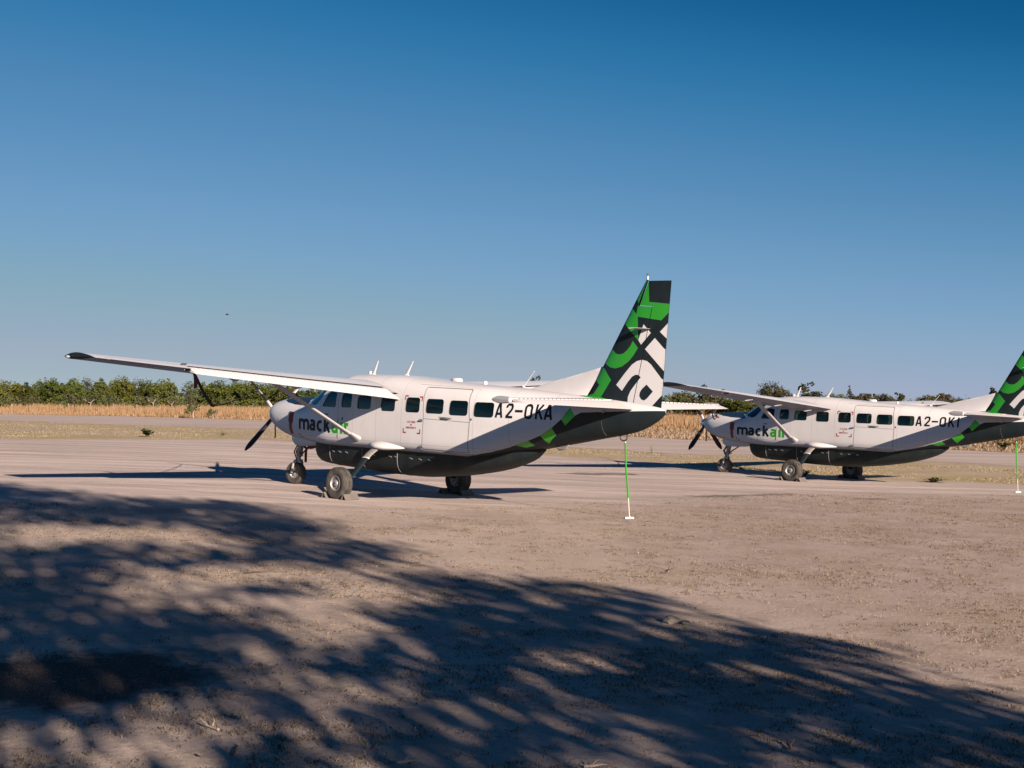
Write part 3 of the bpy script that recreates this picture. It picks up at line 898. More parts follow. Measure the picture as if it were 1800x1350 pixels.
    for u in us_:                                   # where each level of the fillet meets the fin's leading edge
        c_ = [s for s in np.linspace(10.5, 11.13, 200) if zlev(s, u) >= 2.40 + (s - 10.69) / .6104]
        ends.append(max(c_) + .012 if c_ else 10.66)
    for v in np.linspace(0, 1, 26):
        r_ = []
        for u, se in zip(us_, ends):
            s = 9.1 + (se - 9.1) * v; hb = .05 + .05 * min(1, (s - 9.1) / 1.0)
            r_.append((s, (hb * (1 - u) ** 1.5 + .022 * math.sqrt(max(1 - u ** 6, 0))) * (1 - .55 * v ** 8), zlev(s, u)))
        rings.append([LV(*p) for p in r_] + [LV(p[0], -p[1], p[2]) for p in r_[::-1]])
    V, F = loft(rings, False, False)
    o = mk('dorsal_fin', V, F, [WHITE], root, recalc=True); autosmooth(o, 60)
    mb = MB(); mb.tube([LV(10.45, .10, 2.435), LV(10.7, .125, 2.425), LV(11.1, .13, 2.40), LV(11.35, .12, 2.375)], [.006, .022, .028, .006], 8); mb.build('fin_root_fairing', [GREEN], fin)
    mb = MB(); mb.tube([LV(12.115, 0, 4.69), LV(12.115, 0, 4.73), LV(12.115, 0, 4.765)], [.024, .022, .016], 10, 0); mb.tube([LV(12.115, 0, 4.77), LV(12.115, 0, 4.81)], [.022, .016], 10, 1)
    mb.build('tail_beacon', [RIM, DARKM], fin)
    for sg in (1, -1):
        rings = []
        for u in np.linspace(0, 1, 7):
            c = .36 * (1 - .55 * u * u); s = 11.90 + .10 * u
            rings.append([LV(s + c * .5 + c * .5 * math.cos(a), sg * (.05 + .36 * u), 3.745 + .018 * (1 - .5 * u) * math.sin(a)) for a in np.linspace(0, 2 * math.pi, 12, endpoint=False)])
        V, F = loft(rings, True, True); o = mk('tail_antenna', V, F, [FIBRE], fin, recalc=True); autosmooth(o, 50)
    # ---- tailplane
    for sg in (1, -1):
        hs_ = rail('tailplane', [sg * y for y in (.05, .3, .8, 1.6, 2.4, 2.95, 3.08)] + [sg * 3.14], lambda y: hs_section(y, False), [WHITE], root)
        mb = MB()
        for k in range(22):                          # dark slots between the elevator's stiffening beads
            y = .42 + k * .118; le_, c_ = hs_sta(y); mb.box(LV(le_ + .592 * c_, sg * y, 2.318 + float(naca(.59, .10)) * c_ - .002), (.012, .010, .003))
        mb.build('hinge_slots', [STEEL], hs_, smooth=False)['kind'] = 'stuff'
        mb = MB()
        for sx_ in (11.36,):            # rivet rows on the dark tail cone
            for t_ in np.linspace(.16, .44, 10):
                yy_, zz_ = fus_yz(sx_, t_); nv_ = fus_normal([sx_], [float(yy_)], [float(zz_)])[0]
                mb.box(LV(sx_ + nv_[0] * .002, sg * (float(yy_) + nv_[1] * .002), float(zz_) + nv_[2] * .002), (.004, .004, .004))
        mb.build('tail_rivets', [BELLY], fus, smooth=False)['kind'] = 'stuff'
        rings = [[LV(*p) for p in [(s, y, 2.318 + (z - 2.318) * k) for s, y, z in hs_section(sg * 3.14, False)]] for k in (1.9, 1.5, .3)]
        rings = [[(v[0], v[1] - sg * d, v[2]) for v in r_] for r_, d in zip(rings, (.002, .035, .045))]
        V, F = loft(rings, True, True); autosmooth(mk('tailplane_tip', V, F, [TIPG], root, recalc=True), 30)
    mb = MB(); mb.tube([LV(11.62, 0, 2.27), LV(11.85, 0, 2.26), LV(12.1, 0, 2.24), LV(12.25, 0, 2.23)], [.10, .17, .14, .03], 14, flat=.55); mb.build('tail_fairing', [WHITE], root)
    mb = MB()
    mb.tube([LV(11.56, 0, 1.71), LV(11.58, 0, 1.62), LV(11.63, 0, 1.595), LV(11.70, 0, 1.60), LV(11.735, 0, 1.64), LV(11.74, 0, 1.73)], .016, 8)
    mb.build('tie_down_ring', [DARKM], root)
    mb = MB(); mb.box(LV(11.37, float(fus_y(11.37, 2.14)) + .003, 2.14), (.055, .008, .02), rot=Matrix.Rotation(-.3, 3, 'Z')); mb.build('tail_lamp', [RIM], root)
    mb = MB(); mb.tube([LV(10.0, .12, 1.40), LV(10.12, .12, 1.36), LV(10.3, .12, 1.40), LV(10.36, .12, 1.45)], [.02, .05, .05, .02], 10, flat=.7); mb.build('belly_strake', [BELLY], root)
    # ---- wings
    for sg in (1, -1):
        rail('wing', [sg * y for y in (.55, .9, .92)], lambda y: wing_section(y, .995, .995), [WHITE], root)
        w = rail('wing', [sg * y for y in np.linspace(.92, 5.84, 9)], lambda y: wing_section(y, .79, .70), [WHITE], root)
        rail('wing_outer_panel', [sg * y for y in np.linspace(5.84, 7.55, 5)], lambda y: wing_section(y, .765, .72), [WHITE], root)
        rail('wing_outer_panel', [sg * y for y in (7.55, 7.84)], lambda y: wing_section(y, .995, .995), [WHITE], root)
        rail('aileron', [sg * y for y, _ in bead_span(5.87, 7.53)], lambda y: surf_section(y, .735, .0, 0), [WHITE], root)
        def tipsec(y):
            k = (abs(y) - 7.84) / .08; P = np.array(wing_section(sg * 7.84, .995, .995)); c = P.mean(0); c[0] = c[0] - .1
            f = math.sqrt(max(1 - (k * .92) ** 2, .02)); Pn = P.copy(); Pn[:, 2] = c[2] + (P[:, 2] - c[2]) * (1.04 * f + .0); Pn[:, 0] = c[0] + (P[:, 0] - c[0]) * (1.01 - .06 * k * k); Pn[:, 1] = y
            return [tuple(p) for p in Pn]
        tp = rail('wing_tip', [sg * y for y in (7.841, 7.87, 7.895, 7.91, 7.92)], tipsec, [CHAR], root)
        le, c, *_ = wing_sta(7.9)
        mb = MB(); p = wpt(sg * 7.9, .14, .005); mb.tube([LV(p[0] - .1, p[1], p[2]), LV(p[0] - .04, p[1] + sg * .014, p[2]), LV(p[0] + .04, p[1] + sg * .014, p[2] - .002), LV(p[0] + .10, p[1], p[2] - .004)], [.012, .034, .034, .014], 10, flat=.5)
        mb.build('navigation_lamp', [LENS], tp)
        # small spoiler-like fence and end plate outboard of the flap
        mb = MB(); p = wpt(sg * 5.9, .80, .055); mb.box(LV(p[0], p[1], p[2] + .012), (.035, .06, .004), rot=Matrix.Rotation(-.45, 3, 'Y')); mb.build('spoiler', [STEEL], w)
        mb = MB(); p = wpt(sg * 5.86, .86, -.02); mb.box(LV(*p), (.10, .005, .03)); mb.build('flap_end_plate', [DARKM], w)
        for y in (1.6, 3.2, 4.7):
            mb = MB(); p = wpt(sg * y, .76, -.075); mb.tube([LV(p[0] - .22, p[1], p[2] + .02), LV(p[0], p[1], p[2] - .02), LV(p[0] + .22, p[1], p[2] + .01)], [.01, .03, .012], 8, flat=.5); mb.build('flap_track_fairing', [WHITE], w)
        # fuel filler / lights along the roof root
        # strut
        P0, P1 = Vector(LV(4.47, sg * .84, 1.305)), Vector(LV(4.83, sg * 3.45, 2.53))
        d = (P1 - P0); rings = []
        for u, ch, th in [(0, .115, .040), (.1, .10, .034), (.5, .098, .033), (.93, .10, .034), (1, .15, .05)]:
            c_ = P0 + d * u; nrm = d.cross(Vector((1, 0, 0))).normalized()
            rings.append([c_ + Vector((ch * (math.cos(a) + .25 * math.cos(a) ** 2), 0, 0)) + nrm * th * math.sin(a) for a in np.linspace(0, 2 * math.pi, 14, endpoint=False)])
        V, F = loft(rings, True, True); st = mk('wing_strut', V, F, [WHITE], root, recalc=True); autosmooth(st, 50)
        rings = []
        for u, ch, th in [(-.035, .20, .085), (-.012, .19, .085), (.02, .165, .062), (.06, .13, .045), (.10, .11, .036)]:
            c_ = P0 + d * u; nrm = d.cross(Vector((1, 0, 0))).normalized()
            rings.append([c_ + Vector((ch * (math.cos(a) + .3 * math.cos(a) ** 2) + .03, 0, 0)) + nrm * th * math.sin(a) for a in np.linspace(0, 2 * math.pi, 16, endpoint=False)])
        V, F = loft(rings, True, True); cf = mk('strut_fairing', V, F, [WHITE], st, recalc=True); autosmooth(cf, 60)
    build_surfaces(root, math.radians(13), math.radians(11))
    # ---- main gear
    for sg in (1, -1):
        rings = []
        for s, k in [(4.98, .02), (5.02, .30), (5.10, .55), (5.25, .85), (5.42, 1.0), (5.65, .9), (5.85, .62), (6.02, .36), (6.14, .12), (6.17, .02)]:
            ang = np.linspace(0, 2 * math.pi, 18, endpoint=False)
            yb = .80; zc = 1.20 - .03 * (s - 5.0)
            rings.append([LV(s, sg * (yb + .24 * k * math.cos(a)), zc + .105 * (k ** .8) * math.sin(a) - .03 * k * (math.cos(a) > 0) * math.cos(a)) for a in ang])
        V, F = loft(rings, True, True); gf = mk('gear_fairing', V, F, [WHITE], root, recalc=True); autosmooth(gf, 60)
        path = [(5.36, .82, 1.13), (5.33, .98, 1.08), (5.30, 1.10, .98), (5.27, 1.22, .84), (5.23, 1.40, .62), (5.20, 1.56, .44), (5.19, 1.66, .36)]
        def leg(seg, name, mat, k=1.0):
            rings = []
            for i, (s, y, z) in enumerate(seg):
                a0 = np.array(seg[max(i - 1, 0)]); a1 = np.array(seg[min(i + 1, len(seg) - 1)]); dd = (a1 - a0); dd /= np.linalg.norm(dd)
                nn = np.array([0, -dd[2], dd[1]]); nn /= np.linalg.norm(nn)
                ch, th = .105 * k * (1.05 - .25 * (1.13 - z)), .030 * k
                rings.append([LV(s + ch * math.cos(a) * (1 if abs(math.cos(a)) > .1 else 1), sg * (y + nn[1] * th * math.sin(a) * 1.0), z + nn[2] * th * math.sin(a)) for a in np.linspace(0, 2 * math.pi, 14, endpoint=False)])
            V, F = loft(rings, True, True); o = mk(name, V, F, [mat], root, recalc=True); return autosmooth(o, 50)
        leg(path, 'gear_leg', CHAR)
        leg([path[0], path[1], path[2], (5.283, 1.17, .90)], 'gear_leg_cuff', BELLY, 1.12)
        leg([(5.284, 1.165, .905), (5.281, 1.18, .888)], 'gear_leg_clamp', WHITE, 1.22)
        mb = MB(); mb.tube([LV(5.19, sg * 1.56, .345), LV(5.19, sg * 1.80, .345)], .045, 10); mb.tube([LV(5.19, sg * 1.60, .345), LV(5.19, sg * 1.655, .345)], .12, 20); mb.tube([LV(5.15, sg * 1.50, .45), LV(5.12, sg * 1.62, .36)], .012, 6); mb.build('brake', [STEEL], root)
        wheel(root, (5.157, sg * 1.79, .350), .355, .255, .165)
    # ---- nose gear
    wheel(root, (1.125, 0, .268), .275, .20, .125, steer=math.radians(14))
    mb = MB()
    mb.tube([LV(1.30, 0, 1.05), LV(1.265, 0, .86), LV(1.235, 0, .70)], .075, 14, 0); mb.tube([LV(1.235, 0, .72), LV(1.21, 0, .56)], .055, 12, 1)
    mb.tube([LV(1.245, 0, .76), LV(1.243, 0, .745)], .085, 14, 0)
    mb.build('nose_strut', [STEEL, RIM], root)
    mb = MB()
    for sg in (1, -1):
        mb.tube([LV(1.21, 0, .59), LV(1.21, sg * .10, .575), LV(1.18, sg * .135, .50), LV(1.13, sg * .14, .28)], [.04, .042, .036, .03], 8, 0)
    mb.build('nose_fork', [RIM], root)
    mb = MB()
    mb.tube([LV(1.19, .03, .98), LV(1.06, .03, .80), LV(1.17, .03, .62)], .018, 6); mb.tube([LV(1.19, -.03, .98), LV(1.06, -.03, .80), LV(1.17, -.03, .62)], .018, 6)
    mb.tube([LV(1.33, 0, .74), LV(1.40, 0, .80), LV(1.72, 0, .99)], .022, 8); mb.tube([LV(1.33, .06, .80), LV(1.45, .05, .72), LV(1.30, .06, .68)], .015, 6)
    mb.build('nose_linkage', [DARKM], root)
    # ---- propeller
    prop = empty('propeller', root); prop.location = LV(.22, 0, 1.745)
    V, F = lathe([(.002, -.225), (.05, -.215), (.10, -.17), (.15, -.09), (.185, 0), (.205, .08), (.205, .13), (.10, .135)], (0, 0, 0), (1, 0, 0), 32)
    mk('spinner', V, F, [CHROME], prop, recalc=True)
    for k in range(4):
        a0 = math.radians(44 + 90 * k); rd = Vector((0, -math.cos(a0), math.sin(a0))); tg = Vector((1, 0, 0)).cross(rd)
        rings = []; rr = [.13, .20, .28, .38, .47, .60, .71, .86, .96, 1.08, 1.2, 1.29, 1.33]; FACE = 1
        for r_ in rr:
            u = min((r_ - .13) / 1.2, 1.0); ch = .042 + .055 * min(1, max(0, (r_ - .18) / .35)); ch *= (1 - max(0, (r_ - 1.05) / .28) ** 2 * .75)
            th = .045 * (1 - u) ** 1.3 + .008; tw = math.radians(100 - 30 * u ** .8)          # feathered, as parked
            cv = tg * math.cos(tw) + Vector((1, 0, 0)) * math.sin(tw); nv = rd.cross(cv)
            rings.append([rd * r_ + cv * ch * math.cos(a) + nv * th * math.sin(a) for a in np.linspace(0, 2 * math.pi, 12, endpoint=False)])
        V, F = loft(rings, True, True)
        mi = []
        for i in range(len(rr) - 1):
            rm = (rr[i] + rr[i + 1]) / 2
            for j in range(12):
                aj = 2 * math.pi * (j + .5) / 12
                front = (math.sin(aj) * nv.dot(tg)) * FACE > 0
                mi.append((1 if rm < .47 else 0 if rm < .71 else 1 if rm < .86 else 2) if front else 0)
        mi += [0, 0]
        b = mk('propeller_blade', V, F, [BLADE, BLADEW, BLADEB], prop, mi=mi, recalc=True); autosmooth(b, 50)
    # ---- roof fittings
    blade_antenna(root, 4.02, 2.77, .33, .17, .13)
    blade_antenna(root, 5.20, 2.77, .33, .23, .13)
    def dome(name, s, z, a_, b_, h, mat=FIBRE):
        rings = [[LV(s + a_ * k * math.cos(t), b_ * k * math.sin(t), z + hz) for t in np.linspace(0, 2 * math.pi, 16, endpoint=False)] for k, hz in ((1, -.02), (1, h * .5), (.88, h * .85), (.6, h))]
        V, F = loft(rings, True, True); o = mk(name, V, F, [mat], root, recalc=True); return autosmooth(o, 50)
    dome('satellite_antenna', 6.90, 2.665, .16, .09, .07)
    dome('roof_cap', 7.80, 2.61, .035, .045, .075)
    dome('roof_cap', 3.55, 2.74, .05, .035, .025); dome('roof_cap', 3.92, 2.77, .05, .035, .085)
    mb = MB(); mb.tube([LV(8.93, 0, 2.555), LV(8.95, 0, 2.60), LV(9.22, 0, 2.90)], [.03, .010, .005], 8); mb.tube([LV(9.215, 0, 2.895), LV(9.225, 0, 2.91)], .010, 6)
    mb.tube([LV(8.87, 0, 2.56), LV(8.93, 0, 2.585), LV(9.0, 0, 2.56)], [.01, .03, .01], 8); mb.build('whip_antenna', [FIBRE], root)
    # pitot mast under the left wing
    mb = MB(); mb.tube([LV(4.45, 4.85, 2.72), LV(4.30, 4.85, 2.70), LV(4.05, 4.85, 2.69)], [.035, .025, .016], 8); mb.build('pitot_mast', [STEEL], root)
    return root

def registration(root, text, starts):
    V, F = lay(text, 'reg', 0, 1.935, .297, starts=starts)
    for side in (1, -1):
        P = V.copy()
        if side < 0: P[:, 0] = 19.10 - P[:, 0]
        o = fus_decal('registration_lettering', P, F, INK, root, side=side, off=.004)
        o['variant'] = 1

def plane_matrix(org, aft, right, up):
    a = Vector(aft).normalized(); r = Vector(right); u = Vector(up)
    r = (r - a * r.dot(a)).normalized(); u = a.cross(r)
    return Matrix(((a.x, r.x, u.x, org[0]), (a.y, r.y, u.y, org[1]), (a.z, r.z, u.z, org[2]), (0, 0, 0, 1)))

planeA = build_plane()
tag(planeA, 'large white and charcoal propeller airplane in the middle, lettered A2-OKA, wing reaching far left', 'airplane', 'parked airplanes with green patterned tails')
planeB = planeA.copy(); COL.objects.link(planeB)
tag(planeB, 'smaller looking airplane parked further right, lettered A2-OKI, its tail cut off by the picture edge', 'airplane', 'parked airplanes with green patterned tails')
def copy_children(src, dst):
    for ch in list(src.children):
        if ch.get('variant'): continue
        c = ch.copy(); COL.objects.link(c); c.parent = dst
        copy_children(ch, c)
copy_children(planeA, planeB)
REG = [8.855, 9.12, 9.352, 9.59, 9.85, 10.06]
registration(planeA, 'A2-OKA', REG)
registration(planeB, 'A2-OKI', REG[:5] + [10.115])
build_surfaces(planeB, 0.0, math.radians(4))
planeA.matrix_world = plane_matrix((-2.517, 28.968, 0.003), (.716, -.698, -.020), (.698, .716, -.011), (.022, -.006, 1))
planeB.matrix_world = plane_matrix((10.348, 41.987, -.292), (.685, -.728, -.013), (.728, .685, -.025), (.027, .008, 1))

# ------------------------------------------------------------------ terrain
def g(X, Y):
    X = np.asarray(X, float); Y = np.asarray(Y, float)
    P = -.0245 * 22 * np.tanh((X + 2.4) / 22) + .0016 * (np.clip(Y, -10, 60) - 28.9)
    t = np.clip((Y - 45) / 65, 0, 1); w = 1 - t * t * (3 - 2 * t)
    return w * P + (1 - w) * -.05
def sdist(P, poly):
    """signed distance, positive inside"""
    P = np.asarray(P, float); d = np.full(len(P), 1e9); A = np.array(poly, float)
    for i in range(len(A)):
        a, b = A[i], A[(i + 1) % len(A)]; ab = b - a
        t = np.clip(((P - a) @ ab) / max(ab @ ab, 1e-9), 0, 1)
        d = np.minimum(d, np.linalg.norm(P - a - t[:, None] * ab, axis=1))
    return np.where(pip(P, poly), d, -d)
R2 = math.sqrt(.5)
def XY(e, n): return ((e + n) * R2, (n - e) * R2)
RW_NEAR = [(-260, 46), (-200, 48), (-118, 50), (-96, 51.5), (-79, 52.4), (-58, 49), (-39, 48), (-28, 55), (-23, 56), (0, 57), (60, 57), (200, 57)]
RW_FAR = [(-260, 58), (-200, 62), (-160, 68), (-146, 76), (-120, 78), (-90, 74), (-52, 67), (-34, 70), (-29, 70), (0, 71), (60, 72), (200, 72)]
TALL = [(-260, 59), (-200, 63), (-160, 69), (-146, 77), (-120, 80), (-95, 86), (-71, 92), (-50, 90), (-36, 82), (-10, 79), (60, 78), (200, 78)]
VERGE = [(-140, 0), (-60, 38), (-21.4, 53), (-17.3, 57), (-12.4, 61.5), (-5, 58), (4.8, 51.8), (6.1, 51.3), (8.2, 47.1), (12.9, 42.6), (15, 42.9), (17.1, 42.2), (40, 22), (90, -30)]
APRON_NEAR = [(-140, -12), (-60, 2), (-25, 14), (-9.6, 23.9), (-6.6, 24.3), (-3.6, 24.4), (0, 27.0), (2.7, 29.5), (7.8, 34.2), (15.2, 36.8), (40, 17), (90, -36)]
verge_poly = VERGE + [XY(*p) for p in RW_NEAR[::-1]]
apron_poly = APRON_NEAR + VERGE[::-1]
tall_poly = [XY(*p) for p in TALL] + [(900, 400), (900, 2500), (-1500, 2500), (-900, 300)]
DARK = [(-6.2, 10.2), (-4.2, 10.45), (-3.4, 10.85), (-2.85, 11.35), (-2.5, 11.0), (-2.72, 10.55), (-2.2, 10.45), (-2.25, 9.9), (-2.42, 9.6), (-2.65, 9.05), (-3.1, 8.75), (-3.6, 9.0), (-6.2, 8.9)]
STAINS = [[(4.0, 32.2), (5.2, 33.2), (7.9, 34.9), (8.0, 34.3), (5.6, 32.4), (4.4, 31.8)], [(8.4, 33.2), (10.1, 34.1), (10.2, 33.6), (8.7, 32.8)], [(11.4, 33.1), (12.9, 33.7), (12.8, 33.3), (11.6, 32.7)],
          [(1.0, 40.3), (2.5, 41.8), (4.4, 42.3), (4.2, 41.2), (2.3, 39.9)], [(-5.0, 12.4), (-4.2, 12.65), (-4.0, 12.3), (-4.8, 12.0)], [(12.8, 42.4), (14.8, 42.9), (15.0, 42.2), (13.4, 41.8)], [(5.8, 31.0), (6.8, 31.6), (6.7, 31.2), (6.0, 30.7)]]

def add_attr(me, name, vals):
    a = me.attributes.new(name, 'FLOAT', 'POINT'); a.data.foreach_set('value', np.asarray(vals, np.float32))

def grid_mesh(name, xs, ys, zoff=0.):
    X, Y = np.meshgrid(xs, ys); X = X.ravel(); Y = Y.ravel(); Z = g(X, Y) + zoff
    nx, ny = len(xs), len(ys)
    i = np.arange(nx * ny).reshape(ny, nx)
    F = np.stack([i[:-1, :-1].ravel(), i[:-1, 1:].ravel(), i[1:, 1:].ravel(), i[1:, :-1].ravel()], 1)
    return np.stack([X, Y, Z], 1), F

def nn(N, t, **k):
    n = N.new(t)
    for a, b in k.items(): setattr(n, a, b)
    return n

class SH:
    """small node-graph helper"""
    def __init__(s, name):
        s.m = bpy.data.materials.new(name); s.m.use_nodes = True; s.N, s.L = s.m.node_tree.nodes, s.m.node_tree.links; s.b = s.N['Principled BSDF']
        s.co = s.N.new('ShaderNodeTexCoord').outputs['Object']
    def noise(s, scale, detail=5, rough=.6, vec=None, dist=0.):
        n = s.N.new('ShaderNodeTexNoise'); n.inputs['Scale'].default_value = scale; n.inputs['Detail'].default_value = detail; n.inputs['Roughness'].default_value = rough; n.inputs['Distortion'].default_value = dist
        s.L.new(vec or s.co, n.inputs['Vector']); return n.outputs[0]
    def mapped(s, scale=(1, 1, 1), rot=(0, 0, 0)):
        n = s.N.new('ShaderNodeMapping'); n.inputs['Scale'].default_value = scale; n.inputs['Rotation'].default_value = rot; s.L.new(s.co, n.inputs[0]); return n.outputs[0]
    def ramp(s, v, a, b, lo=0., hi=1.):
        n = s.N.new('ShaderNodeMapRange'); n.inputs[1].default_value = a; n.inputs[2].default_value = b; n.inputs[3].default_value = lo; n.inputs[4].default_value = hi; n.interpolation_type = 'SMOOTHSTEP'
        s.L.new(v, n.inputs[0]); return n.outputs[0]
    def math(s, op, a, b=None):
        n = s.N.new('ShaderNodeMath'); n.operation = op
        for i, v in enumerate((a, b)):
            if v is None: continue
            if isinstance(v, (int, float)): n.inputs[i].default_value = v
            else: s.L.new(v, n.inputs[i])
        return n.outputs[0]
    def attr(s, name):
        n = s.N.new('ShaderNodeAttribute'); n.attribute_name = name; return n.outputs['Fac']
    def mix(s, f, a, b, blend='MIX'):
        n = s.N.new('ShaderNodeMix'); n.data_type = 'RGBA'; n.blend_type = blend
        for k, v in (('Factor', f), ('A', a), ('B', b)):
            if isinstance(v, (int, float)): n.inputs[k].default_value = v
            elif isinstance(v, tuple): n.inputs[k].default_value = (*v, 1)
            else: s.L.new(v, n.inputs[k])
        return n.outputs['Result']
    def finish(s, col, rough=.95, height=None, strength=.5, dist=.03):
        s.L.new(col, s.b.inputs['Base Color']); s.b.inputs['Roughness'].default_value = rough; s.b.inputs['Specular IOR Level'].default_value = .12
        if height is not None:
            bp = s.N.new('ShaderNodeBump'); bp.inputs['Strength'].default_value = strength; bp.inputs['Distance'].default_value = dist
            s.L.new(height, bp.inputs['Height']); s.L.new(bp.outputs[0], s.b.inputs['Normal'])
        return s.m

def ground_material():
    s = SH('sandy_ground')
    big = s.noise(.22, 4, .55); mid = s.noise(1.3, 6, .6); fine = s.noise(14, 6, .65); grit = s.noise(75, 3, .7); wob = s.noise(.9, 6, .65)
    wd = s.math('MULTIPLY', s.math('SUBTRACT', wob, .5), 2.4)
    sand = s.mix(s.ramp(mid, .32, .7), (.40, .31, .265), (.55, .44, .385))
    sand = s.mix(s.ramp(big, .4, .65, 0, .55), sand, (.45, .355, .29))
    px_ = s.N.new('ShaderNodeSeparateXYZ'); s.L.new(s.co, px_.inputs[0])
    pale = s.math('MULTIPLY', s.ramp(px_.outputs['X'], 5.5, -1.5), s.ramp(s.noise(.35, 5, .6), .34, .56))
    sand = s.mix(s.math('MULTIPLY', pale, .75), sand, (.66, .53, .44))
    clod = s.noise(5.5, 7, .75)
    sand = s.mix(s.ramp(clod, .46, .34, 0, .55), sand, (.24, .185, .15))
    sand = s.mix(s.ramp(clod, .56, .68, 0, .5), sand, (.68, .56, .48))
    # thin straw film
    straw = s.math('MULTIPLY', s.ramp(s.noise(.5, 5, .6), .40, .62), s.ramp(fine, .38, .62))
    sand = s.mix(s.math('MULTIPLY', straw, .5), sand, (.35, .27, .16))
    # dark organic specks and clods
    spk = s.math('MULTIPLY', s.ramp(s.noise(24, 4, .75), .56, .66), s.ramp(s.noise(1.1, 4, .6), .36, .58))
    sand = s.mix(s.math('MULTIPLY', spk, .6), sand, (.13, .10, .075))
    # apron: pale compacted calcrete with drag marks along the parking line
    st = s.noise(1.0, 7, .62, s.mapped((.12, 1.1, 1), (0, 0, math.radians(4)))); st2 = s.noise(.6, 5, .6, s.mapped((.10, .9, 1), (0, 0, math.radians(45))))
    ap = s.mix(s.ramp(st, .35, .68), (.54, .445, .40), (.78, .65, .59))
    ap = s.mix(s.ramp(st2, .5, .66, 0, .6), ap, (.45, .375, .34))
    ap = s.mix(s.math('MULTIPLY', s.ramp(s.noise(2.0, 6, .7, s.mapped((.35, 2.2, 1))), .60, .68), .45), ap, (.27, .22, .195))
    ln = s.noise(1.0, 8, .72, s.mapped((.09, 2.6, 1), (0, 0, math.radians(-3))))
    ap = s.mix(s.math('MULTIPLY', s.ramp(ln, .55, .64), .55), ap, (.22, .185, .17))
    ap = s.mix(s.math('MULTIPLY', s.ramp(ln, .44, .36), .5), ap, (.74, .62, .56))
    sx = s.N.new('ShaderNodeSeparateXYZ'); s.L.new(s.co, sx.inputs[0]); rut = None
    for (a_, c_, w_) in ((.10, 31.2, .16), (.10, 33.0, .16), (-.16, 37.5, .20), (-.16, 39.4, .2), (.02, 46.0, .25), (.02, 48.1, .25), (-.55, 24.2, .14), (-.55, 26.0, .14)):
        v_ = s.math('ADD', s.math('SUBTRACT', sx.outputs['Y'], s.math('MULTIPLY', sx.outputs['X'], a_)), s.math('MULTIPLY', s.math('SUBTRACT', s.noise(.11, 1, .4), .5), 5.0))
        q_ = s.ramp(s.math('ABSOLUTE', s.math('SUBTRACT', v_, c_)), w_ * 1.5, w_ * .4)
        rut = q_ if rut is None else s.math('MAXIMUM', rut, q_)
    rut = s.math('MULTIPLY', rut, s.ramp(s.noise(.35, 5, .65), .42, .58))
    ap = s.mix(s.math('MULTIPLY', rut, .5), ap, (.27, .225, .20))
    fa = s.ramp(s.math('ADD', s.attr('apron'), s.math('MULTIPLY', wd, 1.8)), -2.4, 2.6)
    col = s.mix(fa, sand, ap)
    # verge between apron and runway
    vg = s.mix(s.ramp(s.noise(.55, 6, .68, s.mapped((.5, 1.1, 1))), .37, .56), (.54, .43, .35), (.46, .36, .185))
    vg = s.mix(s.math('MULTIPLY', s.ramp(s.noise(5, 5, .7), .55, .7), .5), vg, (.27, .21, .13))
    fv = s.ramp(s.math('ADD', s.attr('verge'), s.math('MULTIPLY', wd, 1.5)), -1.2, 1.2)
    col = s.mix(fv, col, vg)
    # short brown grass between runway and tall grass, then the tall-grass floor
    br = s.mix(s.ramp(s.noise(.4, 5, .65), .4, .62), (.33, .24, .16), (.28, .19, .10))
    col = s.mix(s.ramp(s.attr('beyond'), -1, 1), col, br)
    col = s.mix(s.ramp(s.attr('tall'), -1, 1), col, (.33, .19, .075))
    # oily earth and tyre-black stains
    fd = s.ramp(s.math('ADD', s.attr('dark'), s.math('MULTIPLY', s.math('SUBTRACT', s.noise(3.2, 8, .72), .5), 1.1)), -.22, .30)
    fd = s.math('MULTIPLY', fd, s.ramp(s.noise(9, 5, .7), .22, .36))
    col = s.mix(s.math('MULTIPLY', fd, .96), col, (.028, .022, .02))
    fs = s.ramp(s.math('ADD', s.attr('stain'), s.math('MULTIPLY', s.math('SUBTRACT', s.noise(1.7, 7, .72), .5), 1.8)), -.05, .3)
    col = s.mix(s.math('MULTIPLY', fs, .72), col, (.07, .055, .047))
    col = s.mix(s.ramp(grit, .50, .72, .0, .55), col, (.66, .56, .49))
    col = s.mix(s.ramp(s.noise(95, 3, .7), .34, .48, .42, .0), col, (.12, .09, .07))
    h = s.math('ADD', s.math('MULTIPLY', mid, .22), s.math('ADD', s.math('MULTIPLY', fine, .40), s.math('MULTIPLY', grit, .16)))
    return s.finish(col, .96, h, .55, .06)

xs = np.concatenate([-np.geomspace(6000, 62, 26), np.arange(-60, 60.1, .8), np.geomspace(62, 6000, 26)])
ys = np.concatenate([-np.geomspace(3000, 24, 14), np.arange(-22, 7, 2.), np.arange(7, 14, .4), np.arange(14, 62, .7), np.arange(62, 170, 1.6), np.geomspace(172, 9000, 34)])
V, F = grid_mesh('ground', xs, ys)
ground = mk('ground', V, F, [ground_material()])
tag(ground, 'flat pale sandy ground of the airfield with dry grass patches', None, None, 'structure')
P2 = V[:, :2]
add_attr(ground.data, 'apron', np.clip(sdist(P2, apron_poly), -6, 6))
add_attr(ground.data, 'verge', np.clip(sdist(P2, verge_poly), -6, 6))
beyond = [XY(*p) for p in RW_FAR] + [(900, 400), (900, 2500), (-1500, 2500), (-900, 300)]
add_attr(ground.data, 'beyond', np.clip(sdist(P2, beyond), -6, 6))
add_attr(ground.data, 'tall', np.clip(sdist(P2, tall_poly), -6, 6))
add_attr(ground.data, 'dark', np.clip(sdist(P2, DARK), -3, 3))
add_attr(ground.data, 'stain', np.clip(np.max([sdist(P2, q) for q in STAINS], 0), -3, 3))

